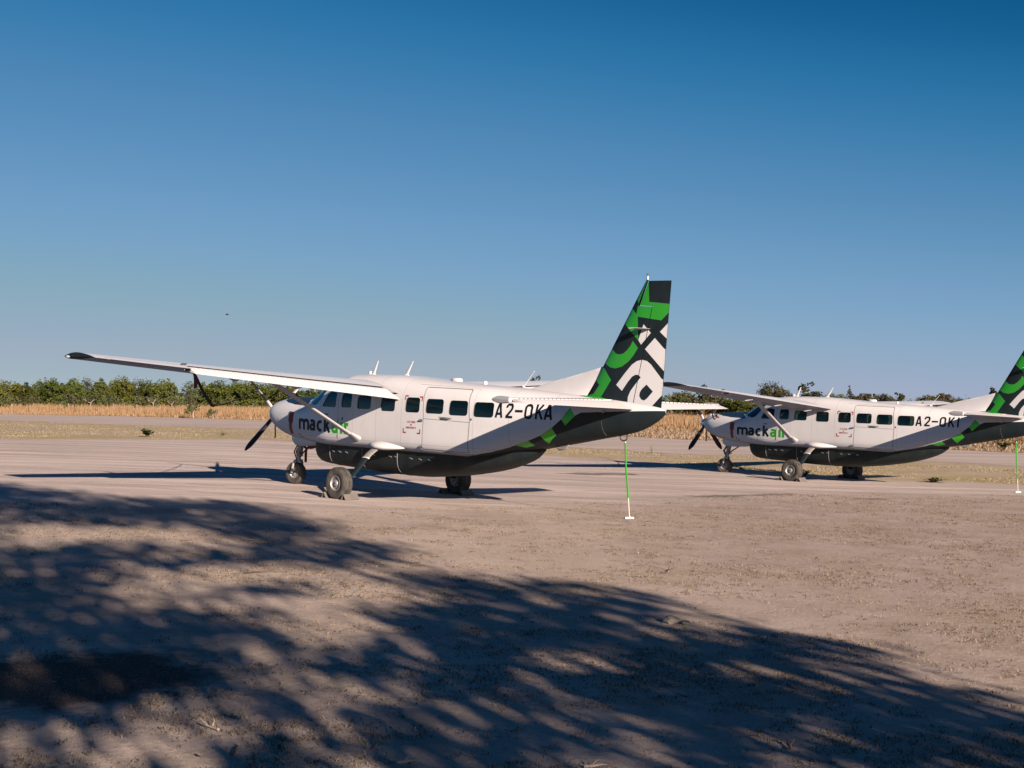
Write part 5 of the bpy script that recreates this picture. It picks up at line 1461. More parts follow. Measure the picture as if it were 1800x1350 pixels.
# trees behind the viewpoint: their shade falls across the foreground
pdir = np.array([-math.sin(SUN_AZ), -math.cos(SUN_AZ)]); qdir = np.array([-math.cos(SUN_AZ), math.sin(SUN_AZ)])   # away from the sun / to the right of it
TAN = math.tan(SUN_EL)
SHADE = "1849,172 2288,105 2902,310 2365,-121 204,454 954,216 2358,689 910,633 2415,626 2755,52 2753,295 2912,322 1215,323 703,327 647,485 1774,519 2966,162 383,-196 1279,832 2101,759 2410,707 325,-6 850,-136 2462,244 1816,743 264,524 2114,748 994,518 1141,377 349,-178 998,-115 2369,452 1650,157 2545,126 1368,29 393,79 3050,115 2933,315 1232,613 534,788 1539,286 392,161 400,504 2390,139 1877,39 1807,524 1031,212 645,818 618,469 830,654 1395,-155 220,-125 925,144 2334,437 1036,195 419,564 2756,232 1159,132 1200,529 1125,133 412,254 877,658 805,350 2691,524 966,645 599,260 490,198 2885,96 1152,-186 1665,-3 2561,290 947,491 2533,407 2983,-192 2215,-85 2903,89 2644,-47 666,325 2468,348 1341,181 1177,57 1850,598 1676,383 1649,-76 1752,267 2533,352 2367,-178 1669,358 236,437 1271,-49 2646,-198 1984,585 2825,-69 2915,-159 1016,240 606,-185 1760,579 857,845 1794,-36 1489,-179 1681,651 531,468 425,240 583,755 1208,536 551,113 2652,-60 1748,501 1960,587 1030,-147 2543,561 763,257 602,-142 2447,415 1071,144 2449,599 951,4 232,-164 1648,197 341,-62 2741,294 294,470 1298,-164 381,78 1684,719 1264,641 1120,545 1548,256 2188,737 635,818 467,599 585,399 1488,61 228,-132 779,664 974,517 1481,-131 1226,78 2549,138 1686,160 633,494 2001,-10 462,348 592,623 1116,366 2272,385 2795,414 1047,272 2398,69 2600,551 1779,185 2911,360 1918,111 2773,-176 2755,149 2360,-167 2725,197 2726,-128 2975,-127 240,5 2278,561 979,196 955,-26 2448,276 3146,75 1448,57 2326,504 798,706 1016,-51 2403,179 2762,152 1152,-21 2945,-44 1598,-169 995,-150 403,-17 2708,489 1644,7 738,44 1063,75 1915,77 2105,132 3014,141 513,306 553,400 1458,442 1347,230 247,223 350,-184 2202,734 1338,59 1679,244 1042,329 1449,652 819,14 446,319 2940,331 491,676 916,846 1242,585 1210,830 2360,598 1863,-140 1601,613 780,378 612,-149 3057,317 2240,542 1045,588 1576,371 2153,615 1171,583 2151,429 1876,334 2840,290 2295,-75 550,-1 932,271 501,460 706,755 1474,67 571,587 2217,445 1077,163 1332,669 1997,726 747,533 1974,643 1786,407 1066,-149 2312,323 3254,117 363,481 2542,224 1230,293 2648,411 2339,549 730,-17 390,60 1877,-84 1224,587 2773,325 1764,256 2279,537 1577,-145 2528,-46 2568,231 1035,571 642,671 2997,299 742,108 1157,6 749,20 552,560 2030,113 465,753 2452,651 804,446 2754,389 801,622 2729,297 1130,772 2381,466 914,569 1078,613 844,-30 2123,226 2399,337 936,449 331,516 713,-138 2193,179 1400,18 1353,215 351,565 1091,527 2785,0 1613,299 2472,583 1088,290 1660,344 506,148 785,587 1555,149 1310,38 1209,-138 774,125 2230,243 2524,361 1793,648 1132,-103 908,128 2547,195 952,174 2172,236 1937,-121 1392,443 229,561 2650,222 2401,415 2639,96 1650,298 1830,698 2420,382 2936,-36 2553,183 754,-138 2597,589 2517,671 338,-167 1405,216 2640,574 2729,-200 595,728 1762,721 1191,702 1859,299 1628,-77 881,727 415,256 2152,-147 1226,224 1616,586 2872,-122 2081,-95 2234,325 443,540 850,421 2185,739 1110,174 347,17 616,446 1883,-25 2467,25 2496,137 2369,522 2606,170 1061,402 2633,353 986,145 1614,-122 1730,-155 1156,848 819,368 468,337 1837,-32 2695,375 1216,174 1754,48 1982,101 622,-83 1239,816 2522,407 714,647 734,671 2414,284 1302,162 2625,478 1035,513 2179,259 644,-135 2048,598 2208,114 1405,128 971,702 703,83 1662,380 1798,111 408,215 2264,394 322,304 1665,161 1155,528 475,-3 1799,-71 671,705 484,301 2042,85 3151,125 1831,591 2823,61 2038,737 989,823 895,251 932,209 1709,44 2800,221 1054,262 1032,135 2922,86 2630,443 2473,751 1805,590 903,627 2539,412 326,-133 1003,522 684,739 2941,413 1836,-13 751,671 1856,-45 637,579 359,-164 756,407 2092,639 807,767 1209,625 1096,549 1560,259 1309,840 1605,608 1759,332 1377,777 563,398 465,308 533,631 758,818 264,299 2235,-70 1466,-189 2071,677 2183,570 1729,275 2464,635 1322,47 1032,53 2677,214 2163,538 2170,-55 580,208 2036,-136 1301,18 1184,760 2090,708 2015,-85 1334,-98 1232,232 2887,279 1246,224 466,104 1633,638 2557,565 1363,696 880,418 3101,243 1653,410 1144,521 595,472 563,352 1160,268 1607,9 514,483 561,717 1711,-155 693,532 1672,-185 2500,356 1760,-31 2871,328 3141,107 2723,399 2306,53 804,488 1443,506 1350,339 2074,653 2112,126 2672,260 1633,15 1312,-149 859,629 275,136 413,-34 2511,703 1558,-141 1526,227 1065,221 1526,90 1008,602 3113,239 2143,-31 429,353 1855,649 2606,498 415,506 231,494 2306,465 886,585 738,670 476,643 1371,-94 639,132 1019,334 2521,492 264,11 1021,120 1271,91 2330,-98 596,715 661,229 1164,-170 2313,373 2250,400 1842,707 2632,-189 770,252 1863,184 850,494 885,569 788,65 369,273 669,804 1736,16 804,704 267,92 687,734 1089,-90 1848,-152 1078,-152 1615,-63 3132,191 1681,494 206,-195 1880,427 2799,-161 2019,682 1021,-198 1011,299 262,457 1355,-20 2296,524 405,-68 2400,694 851,14 2698,242 1199,336 471,736 2793,-91 2427,150 2965,211 2602,-95 1284,-87 1685,276 1859,707 2341,171 3203,79 504,547 2682,228 533,59 620,-40 500,270 619,-86 2983,0 465,424 2582,-190 1696,109 223,418 2417,10 234,308 514,789 1558,-30 1346,659 1646,-167 622,37 2549,185 1455,684 1822,234 2309,720 317,53 2684,-122 1707,699 1981,626 2248,713 2598,285 1086,191 571,218 1748,428 1905,191 2368,509 265,-52 2065,119 1307,803 2055,74 1677,-118 1620,-95 1125,690 516,161 1454,-53 1998,688 592,405 1791,708 1116,258 2082,-110 763,555 692,100 429,405 3061,263 614,116 1969,583 342,134 2018,696 2774,-97 2789,489 1812,86 2482,271 2336,723 220,56 2009,-65 2233,508 3128,117 643,511 2164,575 2696,229 1080,63 1752,-21 883,442 2279,428 1178,45 978,-107 503,-73 1024,454 2430,10 891,43 616,138 1135,375 973,513 2577,15 1634,165 2411,503 511,461 2601,473 3007,312 2958,-8 1080,522 795,649 2905,-58 2668,443 2680,286 1026,140 604,628 2078,140 920,-13 239,441 714,-79 2183,112 2219,108 2204,546 733,-146 587,735 407,288 1725,268 2845,-109 286,395 2173,405 2120,-7 2600,136 2442,772 2361,206 1072,-111 1941,702 1243,239 1304,146 1209,684 2990,16 611,776 2558,565 2906,27 1723,595 1776,256 667,639 1433,171 2313,128 343,383 1078,562 896,628 994,99 1033,-190 2627,630 527,-189 1477,257 582,174 254,-109 2622,-83 3236,94 2211,33 2404,423 337,-66 512,684 790,322 271,22 2799,108 2283,21 688,764 750,82 622,188 770,48 627,306 1180,153 2473,-51 761,551 633,755 1268,-109 2829,285 2613,220 2274,111 2745,51 1215,646 2430,260 1092,630 256,289 1332,647 2611,-28 1205,792 2370,570 1708,156 953,-171 1463,-70 1250,99 2238,403 2160,480 426,114 2239,-161 645,350 1217,0 498,-100 776,321 368,450 1435,674 2816,302 442,328 1788,615 1670,526 1948,-84 1070,270 829,-156 1101,598 562,276 632,122 409,442 2456,122 907,3 761,236 2597,-151 673,104 1498,-59 713,-90 2100,155 1736,17 391,425 2901,333 205,139 1234,798 721,359 2594,653 2590,-125 906,113 2227,239 1195,817 1525,25 1311,763 1863,586 609,773 516,802 2567,98 2244,121 2470,148 3205,71 2302,159 2204,532 1082,273 843,282 1408,57 986,239 2283,189 1862,-163 1638,181 3076,296 1689,652 1463,193 2611,-72 984,540 1874,245 2091,23 1772,222 2477,209 569,476 433,388 2598,576 1582,59 810,361 2329,694 2149,-101 1124,225 1250,200 708,347 2459,544 1495,-190 897,612 2195,156 2102,647 687,716 3110,75 1865,587 2275,317 2383,182 1041,426 2771,-76 953,276 2864,335 2276,108 2980,-95 2638,481 2936,300 225,153 2217,315 2371,309 705,586 1771,212 1947,-88 2688,176 622,-108 1504,64 2733,-89 494,479 1413,714 354,223 671,574 2515,-88 470,684 2433,594 2222,50 316,144 943,192 2415,540 1183,769 909,734 1727,-178 1219,144 482,200 2679,127 2268,254 753,804 950,837 2835,-100 2245,-29 1680,283 2708,118 622,-164 1269,562 925,-134 415,584 1647,416 1076,-102 615,548 2516,328 2415,657 1352,166 1025,-162 862,777 2958,-151 2800,207 309,-166 2214,739 308,297 1349,660 1021,728 794,723 2084,698 1128,191 1038,619 362,-8 2018,-52 2497,584 459,194 1862,4 502,396 828,447 2937,307 704,513 2495,590 1791,192 378,574 1057,624 1600,-11 2986,279 2117,28 1985,-27 1979,110 661,-192 1493,215 3130,144 410,594 424,703 2300,-7 1657,549 230,36 2749,61 1318,680 1892,264 1247,200 1300,700 772,550 734,661 619,187 527,134 2774,361 2974,323 1239,103 2704,-51 216,65 1610,46 1180,244 2992,259 1900,-96 592,245 1893,681 1913,164 1211,254 1185,158 1325,143 2456,-14 797,792 1010,754 2551,37 823,594 2106,682 1349,730 2885,-156 1694,103 524,601 2462,605 1610,-79 3194,82 453,-40 1564,612 1254,843 2254,600 233,123 1610,230 726,818 2402,410 2805,372 2278,-130 2461,12 1667,612 763,427 2376,725 871,424 2325,204 2699,-184 1203,137 2269,487 2109,-140 942,770 623,446 2659,101 1223,305 3029,362 605,691 1208,72 2329,287 2607,385 804,592 674,221 352,2 242,-74 1172,786 1952,578 475,-149 2867,198 2454,698 2251,326 2375,567 1218,230 2993,-189 511,444 2897,221 399,308 1379,466 948,-32 330,359 866,-189 2715,-179 1059,716 1981,-192 407,-35 2743,345 1020,492 2511,459 468,637 1107,646 3247,101 1555,270 2049,688 2594,67 1880,343 2076,174 2437,286 451,2 1951,588 1157,154 1426,-3 1740,627 1214,-33 551,236 2043,8 2409,100 1632,52 2362,-128 968,216 505,732 825,413 2830,29 980,663 1940,-98 2197,-184 2507,675 997,-1 524,-102 1797,96 2259,561 440,-82 2719,234 1935,-39 601,431 2977,126 1142,731 1349,837 338,547 1818,325 2894,379 1190,701 807,640 1718,621 1344,809 386,596 1092,582 2270,133 2475,673 947,801 417,62 1226,71 2850,259 1079,699 2341,26 1261,819 745,441 806,628 477,636 409,-11 1272,270 2923,345 2314,739 712,787 988,407 1927,123 2435,695 1054,658 222,478 1297,690 1162,-56 981,757 2053,168 936,685 1405,222 344,113 2839,452 761,517 1125,720 1352,802 2207,304 818,476 919,500 532,369 2808,360 3044,207 2464,663 894,-52 1562,-57 457,525 2398,236 925,673 930,509 2563,517 1718,-173 2647,-35 904,580 1079,212 751,727 1220,642 2508,127 2205,490 1991,55 783,372 1080,4 1246,279 662,733 1917,137 2714,471 2444,623 865,-115 925,142 2951,-8 2239,684 1220,652 530,287 2175,584 858,502 1890,-61 2216,285 3255,82 2259,510 1426,663 1444,-139 1972,-62 476,-21 2680,377 2024,45 2587,-114 3000,252 1698,408 2874,326 1449,-20 1201,755 1797,195 753,103 2082,706 1815,597 2728,-199 462,649 2265,420 1322,188 1046,613 2131,-43 2839,-63 2764,387 530,716 327,253 1336,797 975,-36 2509,472 946,800 1493,241 2785,149 1373,383 562,674 2241,92 426,233 1736,333 2405,36 2507,-161 1670,509 716,402 2893,321 843,671 2082,-198 1758,319 810,700 675,381 2367,474 1165,45 601,731 1805,38 1590,-36 779,-68 1331,89 1132,679 973,281 1147,740 2595,4 575,813 328,310 1145,660 1160,244 2612,184 1757,192 2449,227 2308,641 1278,330 3049,249 2802,362 2002,-62 1015,-7 2230,594 1993,686 2660,557 973,111 1377,166 550,637 2429,237 917,847 1862,389 1855,42 1356,666 1197,80 2445,557 2976,154 565,41 506,733 870,397 2198,709 814,492 2690,143 795,362 1999,573 2514,199 1324,2 2450,231 2035,618 326,-62 901,563 854,741 1204,184 764,611 2388,768 632,637 2828,272 984,356 1094,249 2619,325 1837,383 1152,130 1127,679 1756,278 2210,481 1803,268 671,-21 2230,158 2140,666 2489,415 1192,269 2452,530 2582,521 2909,-82 2432,521 761,713 385,164 1753,559 1215,384 1952,-123 1099,840 2373,421 944,794 2336,206 1723,570 1211,781 1995,-25 2419,500 1186,709 2703,269 959,454 990,102 2270,113 3021,261 2599,251 2431,527 1454,667 2076,114 375,-32 1648,613 398,68 1688,445 2173,556 2196,232 405,356 1239,255 2219,388 862,303 1579,326 263,192 929,137 2778,246 2125,-109 1285,616 2871,-48 2490,90 1162,692 547,-54 2572,-25 3079,153 2494,296 881,18 983,354 2572,594 790,614 508,145 303,342 2794,253 2058,656 542,370 1854,-59 376,207 1887,106 2141,-186 2474,369 1286,240 503,559 1537,13 2472,709 927,534 1450,183 1772,603 1194,664 2039,-167 2055,-11 2251,530 629,428 1086,233 450,589 1286,-33 743,238 1443,19 2131,-140 869,577 1746,113 2151,-89 745,834 1262,27 728,342 1066,391 2977,284 2861,15 732,581 2217,-181 2735,422 3135,218 2533,309 753,-154 978,749 1241,384 542,-8 807,512 2156,532 2207,368 1384,736 1862,-118 691,377 2708,66 1489,-114 2168,660 2646,289 2777,83 2350,582 1487,40 941,844 2042,99 3049,186 2430,141 2415,650 874,-169 1885,-146 1151,252 2866,-83 1290,-152 1495,93 987,134 1025,672 2107,169 3269,93 2923,402 2491,354 726,566 793,329 1639,615 1895,72 457,574 2094,658 1048,606 836,-17 2392,18 2349,463 1997,705 2122,-124 682,484 1218,304 781,589 1730,659 660,-193 361,481 749,-54 369,-162 1948,-191 1161,333 767,569 546,275 2617,-129 2907,-160 2138,417 611,33 505,805 2574,271 1320,184 913,-189 1824,-183 889,379 926,44 946,742 508,727 754,240 3028,99 253,32 2854,212 2564,382 429,105 2503,587 2991,121 856,623 2394,548 2273,4 725,164 1334,-49 2327,328 2666,-138 2807,229 517,800 2777,395 1919,67 1253,49 641,-26 618,202 1423,116 2255,418 839,-146 1142,539 2037,682 502,689 514,332 617,-161 1458,220 2266,518 2782,-111 1248,739 1778,341 2564,296 2811,232 2251,639 1154,615 1587,297 796,421 1525,157 253,164 2724,290 2351,405 369,213 1463,268 2717,135 2447,-28 1429,429 1755,301 1457,664 1216,686 672,717 1292,717 306,19 2601,470 266,-10 758,771 985,542 3050,314 2105,-52 287,65 1569,193 1966,604 1415,52 2828,327 1754,733 1747,185 1165,221 435,-116 1343,668 1062,213 2409,480 1137,-82 253,521 2469,455 516,435 1399,228 2029,-117 1358,-76 2710,158 1998,139 1974,196 2126,-112 1701,484 2585,467 2686,-191 1662,556 947,184 2344,668 2923,277 1098,-180 1829,311 2418,157 2128,117 464,751 1299,196 2536,85 507,587 1269,-166 2490,236 2011,-26 2534,-179 2702,161 1103,270 317,8 773,61 2637,241 682,337 1190,-5 2458,484 565,502 2194,419 1269,673 854,474 1212,803 937,843 1293,320 1564,239 1650,670 1698,481 2938,74 2456,-152 1360,212 758,596 645,594 564,93 2105,712 822,592 2600,113 615,734 2085,578 3187,202 1632,124 1734,206 992,491 2568,204 768,272 2484,620 2027,16 518,12 722,567 965,276 2334,259 1052,642 1406,487 658,655 1650,80 1462,157 921,67 2064,71 578,798 2236,420 2048,-140 1739,620 2122,-64 969,770 2090,-183 3028,180 1017,388 1344,169 878,51 3146,103 1708,283 2651,213 2233,80 618,69 231,478 1611,-144 2353,458 2486,696 1422,460 1219,114 2825,-183 674,94 1760,111 1586,606 2379,370 3087,233 946,769 476,697 1600,18 1794,738 2800,180 2628,26 929,782 484,525 1506,26 648,324 1171,616 1086,607 997,604 3049,314 1131,643 1121,-161 1229,636 1677,474 2200,-185 230,614 936,438 2210,665 2881,-137 1696,222 685,27 531,271 638,614 1887,144 1231,540 2671,387 3014,132 1183,784 890,-92 2888,217 1751,-184 1785,100 626,781 1682,477 1233,-61 2023,703 230,225 3168,97 736,-115 2735,-137 615,419 1241,-9 2821,378 2530,347 925,522 3048,109 1164,330 2870,364 2398,506 1044,718 1105,650 1201,750 700,358 1552,199 2775,363 806,279 2608,345 2806,287 2295,730 1502,19 1413,708 525,234 751,461 1037,-81 1606,694 1266,322 1682,332 1738,722 1034,250 2274,376 1183,227 2911,46 827,270 3027,341 2382,575 316,235 1463,-196 1636,-135 899,704 1142,360 1381,685 624,819 932,852 2758,371 2130,608 1005,645 649,-169 2388,643 2712,310 2957,-118 1455,122 650,651 1391,-92 1017,856 907,682 1145,-151 440,525 278,-66 578,714 1625,2 2778,422 1113,575 727,106 2168,-51 1302,226 2342,520 2263,408 2668,95 1880,641 277,243 1088,260 1793,344 2435,38 1067,239 2332,203 2451,695 1438,412 1171,291 2361,9 1086,673 401,429 443,581 573,712 776,-186 1929,614 850,623 2801,397 1769,386 923,532 1455,191 2345,342 458,413 598,261 2353,326 777,514 1754,616 871,33 1753,160 2590,303 600,723 1366,660 1470,174 1786,28 1266,-154 1119,-39 2966,51 880,635 654,749 2578,545 2141,662 1349,83 2374,163 2300,273 788,-71 874,729 1168,210 2539,686 2711,2 1751,-87 2776,316 735,605 387,199 391,513 228,339 1912,57 896,-81 2274,246 1152,-185 2376,166 1430,101 2469,663 2389,729 572,766 1963,150 718,79 490,402 1252,572 2693,-184 2712,324 1119,630 1611,-141 1727,80 2549,721 2456,600 3159,106 2342,-75 1841,97 1719,157 1953,224 475,685 741,47 2222,-29 2308,375 2236,396 2478,311 2334,32 1280,229 2846,243 2482,608 2428,-159 2551,108 335,76 2542,78 694,60 541,305 1111,207 327,169 1126,527 2343,594 1273,231 938,688 2714,399 908,83 1224,363 2856,25 1808,44 1012,760 1645,299 1024,841 567,421 2449,244 2480,101 1002,211 1445,171 3115,93 2512,571 1176,-36 948,376 1732,436 1818,150 2831,25 1587,254 2462,235 2564,694 1835,430 1423,70 2739,372 2664,74 1053,61 642,647 2722,418 1029,-103 1859,341 2151,561 2411,686 1488,167 1256,368 860,276 2116,170 2721,319 2142,127 2610,127 2384,579 893,771 714,586 1104,66 1963,589 1369,229 2799,-102 992,770 984,516 1185,608 2705,307 1138,232 2199,-104 1143,631 1570,206 1212,326 3059,300 444,127 1128,588 2397,502 2333,552 2163,-52 2893,113 718,-1 1681,-57 1963,-92 2916,-128 2480,713 534,618 653,153 566,647 1111,208 2936,149 2135,142 2592,217 2045,226 2866,396 954,698 776,489 748,300 906,35 934,478 772,635 2740,401 1067,523 2962,168 1404,375 968,363 2980,19 586,606 1018,-130 602,466 2486,653 2098,20 1266,126 2741,-69 2405,-46 2414,509 1415,138 2406,734 2171,643 261,-195 543,65 727,569 2205,367 472,726 331,-57 1274,81 2707,359 1815,-104 2447,349 538,572 416,-127 1399,358 2617,265 2515,737 637,-102 803,-181 2188,599 819,569 1106,98 441,594 2906,368 2781,162 2576,589 389,-24 481,-131 2747,-102 1842,321 422,39 2367,554 1037,526 2511,-22 1007,831 2877,1 1173,666 1125,230 2023,184 2971,-63 2510,739 769,710 2022,687 2034,47 1209,87 1478,139 637,126 1549,122 1489,224 2651,124 619,427 491,311 2916,-156 959,783 1897,113 3029,368 1056,663 2563,173 963,468 2589,315 596,326 1547,286 2863,330 711,-114 2841,268 702,453 2460,357 1295,734 1278,-151 3162,154 2358,115 1745,289 3249,75 2571,8 2544,484 516,413 2858,127 1233,-48 1165,213 961,122 2653,10 2933,249 610,668 729,-181 662,737 2150,757 2801,307 1520,-120 1687,-142 3087,116 1638,-45 3256,127 1389,-89 458,555 618,203 1861,67 733,252 753,792 1353,815 1626,-131 2305,222 1182,671 2539,-28 1471,597 1663,420 2642,265 2496,394 2072,214 1010,417 534,126 2633,348 2291,609 329,-130 641,81 2430,314 2876,353 2354,452 981,658 1954,-162 2640,188 2920,-139 1403,127 364,275 2123,175 1101,129 2132,84 1807,563 727,584 1588,-130 1114,682 2148,416 1643,667 699,317 1793,256 1732,185 565,801 2453,138 434,-56 494,157 585,162 2132,96 1050,431 590,100 1594,-100 1829,-167 2242,122 2818,439 984,471 1830,566 534,375 273,-90 2053,190 1110,40 1453,197 202,485 2911,249 2629,514 2406,566 419,462 2637,14 226,364 2149,683 2210,694 458,-68 2026,125 2807,465 2461,-103 1098,-178 2551,311 1103,590 2083,17 530,143 501,646 2921,-138 934,-38 2418,397 2898,242 2845,176 2494,37 895,469 1410,224 1007,505 955,181 543,538 2744,429 2352,294 2439,333 628,-94 1336,177 1138,840 692,47 993,445 1418,-131 1047,778 1585,608 1645,128 1813,-147 3184,174 905,61 1017,-3 1240,792 2921,169 2484,123 282,57 1676,-7 253,481 2113,138 2998,297 983,515 681,772 2374,682 1867,344 2567,464 2480,17 3109,193 270,288 1376,76 2568,697 1330,707 778,61 777,626 406,524 645,324 1185,214 2479,719 2578,219 525,557 706,713 1610,98 646,124 609,489 571,610 1716,372 1766,163 2293,6 520,170 2818,155 3196,152 770,494 2132,-26 3125,144 3034,364 1666,610 880,848 328,96 1243,288 1523,179 1770,146 2942,154 2357,222 2603,-119 1172,152 874,713 634,-175 2414,516 2902,272 1441,141 2439,477 1655,-149 824,421 508,556 2754,134 881,542 927,503 340,394 803,560 1210,-81 795,-80 2820,67 2488,199 1953,609 1824,11 1184,571 305,-127 1199,338 2138,714 2192,385 1007,-85 532,507 947,103 1540,37 1213,213 2439,631 1494,199 760,479 2323,526 1032,451 2569,627 489,139 2335,18 548,645 672,730 2651,280 2401,287 904,0 2222,188 2971,299 2222,314 2967,11 1020,657 1137,210 2455,127 2767,112 903,9 213,401 1732,706 1731,554 1761,229 1945,-146 1287,760 2813,69 2243,667 2975,326 1026,413 2380,212 1865,104 562,409 1977,130 1371,757 599,443 1107,592 1662,205 2514,584 2433,633 1227,624 1541,-161 680,754 600,9 2083,163 696,147 1017,281 437,716 387,555 2076,666 2927,57 1862,375 485,407 1004,248 616,763 1763,523 745,786 1065,91 1830,-64 2757,207 2136,219 605,-111 1204,845 758,421 852,44 1183,610 2868,37 657,712 895,577 2157,41 751,227 451,571 636,700 2649,292 1152,544 740,610 614,-4 635,350 748,145 939,-187 2411,535 2659,373 515,305 2628,538 1367,-160 2093,202 1803,420 2207,733 2487,409 729,198 1041,82 2546,-112 1354,177 3009,174 1806,-163 1099,495 1463,694 398,177 1757,719 2545,605 302,107 1824,429 747,444 3017,158 1731,98 804,727 1126,316 1213,514 2519,704 2464,315 1095,569 970,474 876,415 3258,72 1155,62 1052,51 2009,145 999,680 1586,-158 2396,-167 777,693 1062,446 1896,-37 1420,112 733,788 1181,187 2507,-12 2349,754 1737,670 1182,696 1815,191 1194,547 862,479 1049,385 2739,133 2818,-122 1153,351 1573,-166 2971,202 1822,202 1028,616 1994,-125 927,841 2713,-50 2693,3 322,-42 524,788 2626,-87 2822,198 2945,-124 2214,534 2108,538 2123,468 1024,24 1477,717 2284,-131 1364,764 1796,691 1026,663 812,-149 3110,267 911,463 943,814 440,651 672,63 2165,48 1018,640 1789,390 225,310 2224,195 3018,227 2582,35 1871,623 2213,406 2876,179 528,697 1335,159 884,-39 1711,33 2193,-94 3135,89 1554,179 1056,524 2204,-8 218,471 2245,699"
cl = np.array([[int(v) for v in t.split(',')] for t in SHADE.split()]) / 100.
r = np.random.default_rng(31)
TREE_P = -9.0
own = np.where(cl[:, 1] < 4.6, 0, 1)
LEAFN = leafmat('shade_tree_leaves', (.07, .09, .02), (.045, .06, .015), .12)
for ti, (tq, lab) in enumerate(((2.0, 'tall leafy tree behind the viewpoint on the left, only its shade in view'), (7.4, 'tall leafy tree behind the viewpoint on the right, only its shade in view'))):
    C_ = cl[own == ti]; base = pdir * TREE_P + qdir * tq; bz = float(g(*base))
    dp = r.uniform(-3.4, 3.4, len(C_)); pos = pdir[None] * (TREE_P + dp)[:, None] + qdir[None] * C_[:, 1:2]
    gp = pdir[None] * C_[:, :1] + qdir[None] * C_[:, 1:2]
    hz = (C_[:, 0] - (TREE_P + dp)) * TAN + g(gp[:, 0], gp[:, 1])
    cc = np.column_stack([pos - base, hz - bz])
    k = 11; p = np.repeat(cc, k, 0) + r.normal(0, 1, (len(cc) * k, 3)) * [.30, .30, .08]
    nrm = r.normal(size=p.shape); nrm /= np.linalg.norm(nrm, axis=1, keepdims=True); t_ = np.cross(nrm, r.normal(size=p.shape)); t_ /= np.linalg.norm(t_, axis=1, keepdims=True); b_ = np.cross(nrm, t_)
    s1 = r.uniform(.07, .15, (len(p), 1)); V = np.stack([p - t_ * s1, p + b_ * s1 * .6, p + t_ * s1, p - b_ * s1 * .6], 1).reshape(-1, 3); kk = np.arange(len(p)) * 4
    t = empty('shade_tree'); t.location = (base[0], base[1], bz); tag(t, lab, 'tree', 'trees behind the viewpoint')
    mk('crown', V, np.stack([kk, kk + 1, kk + 2, kk + 3], 1), [LEAFN], t, smooth=False)
    tg = [tuple(cc[i]) for i in r.choice(len(cc), 14, replace=False)]
    link('trunk', trunk_mesh('trunk', 77 + ti, 8.0, .055, tg[:4], BARK, twigs=0), t)


# ------------------------------------------------------------------ small things on and around the airplanes
def on(plane, s, y, z): return plane.matrix_world @ Vector(LV(s, y, z))
NAMES = {0: ('middle', planeA), 1: ('right', planeB)}
CHOCK = weather(pmat('chock_metal', (.16, .15, .14), .6, metal=.3), .3)
def chock_mesh():
    mb = MB(); L_, a, t = .20, .125, .012
    # angle-iron wedge: two sloping plates, open ends, and a base strip
    for sg in (1, -1):
        d = Vector((sg * a * .62, 0, -a)); nrm = Vector((sg * a, 0, a * .62)).normalized() * t
        p = [Vector((0, 0, a)), Vector((0, 0, a)) + d]
        V = []
        for y in (-L_, L_):
            for q in p: V += [q + Vector((0, y, 0)), q + nrm + Vector((0, y, 0))]
        mb.add(V, [(0, 1, 3, 2), (4, 6, 7, 5), (0, 4, 5, 1), (2, 3, 7, 6), (0, 2, 6, 4), (1, 5, 7, 3)])
    mb.box((0, 0, .008), (a * .5, L_, .006))
    return mesh_data('wheel_chock', mb.V, mb.F, [CHOCK], smooth=False, recalc=True)
CM = chock_mesh()
for pi, (nm, pl) in NAMES.items():
    for side, sn in ((1, 'near'), (-1, 'far')):
        for ds, wh in ((-.335, 'before'), (.335, 'behind')):
            w = on(pl, 5.157 + ds, side * 1.74, 0)
            o = link('wheel_chock', CM); o.location = (w.x, w.y, float(g(w.x, w.y)) - .002)
            o.rotation_euler = (0, 0, math.atan2(pl.matrix_world[1][0], pl.matrix_world[0][0]) + (.06 if ds > 0 else -.05))
            tag(o, f'metal wedge chock {wh} the {sn} main wheel of the {nm} airplane', 'wheel chock', 'chocks at the main wheels')
STRAPG = weather(pmat('strap_green', (.03, .34, .02), .75), .05)
STRAPW = pmat('strap_white', (.78, .74, .68), .7)
for pi, (nm, pl) in NAMES.items():
    top = on(pl, 11.69, 0, 1.61); bx, by = ((2.38, 25.34), (15.2, 37.93))[pi]
    bz = float(g(bx, by)); b = Vector((bx, by, bz)); t = empty('tie_down_strap'); t.location = b
    tag(t, f'green and white tie-down strap from the tail of the {nm} airplane to the ground', 'strap', 'tie-down straps under the tails')
    d = top - b; f1 = b + d * .29; mb = MB()
    mb.tube([Vector((0, 0, .02)), f1 - b], .012, 8); mb.build('lower_strap', [STRAPW], t)
    mb = MB(); q = f1 - b; mid = (q + d) * .5 + Vector((-.012, 0, 0)); mb.tube([q, mid, d - d * .03], [.017, .017, .017], 8); mb.tube([q - Vector((0, 0, .03)), q + Vector((0, 0, .03))], .020, 8); mb.build('green_strap', [STRAPG], t)
    mb = MB(); mb.tube([d * .965, d], .016, 8); mb.build('strap_loop', [STRAPW], t)
    mb = MB(); mb.box((0, 0, .022), (.085, .03, .018), rot=Matrix.Rotation(.1, 3, 'Z')); mb.tube([(0, 0, .02), (0, 0, .06)], .02, 8); mb.build('ground_bar', [STRAPW], t)

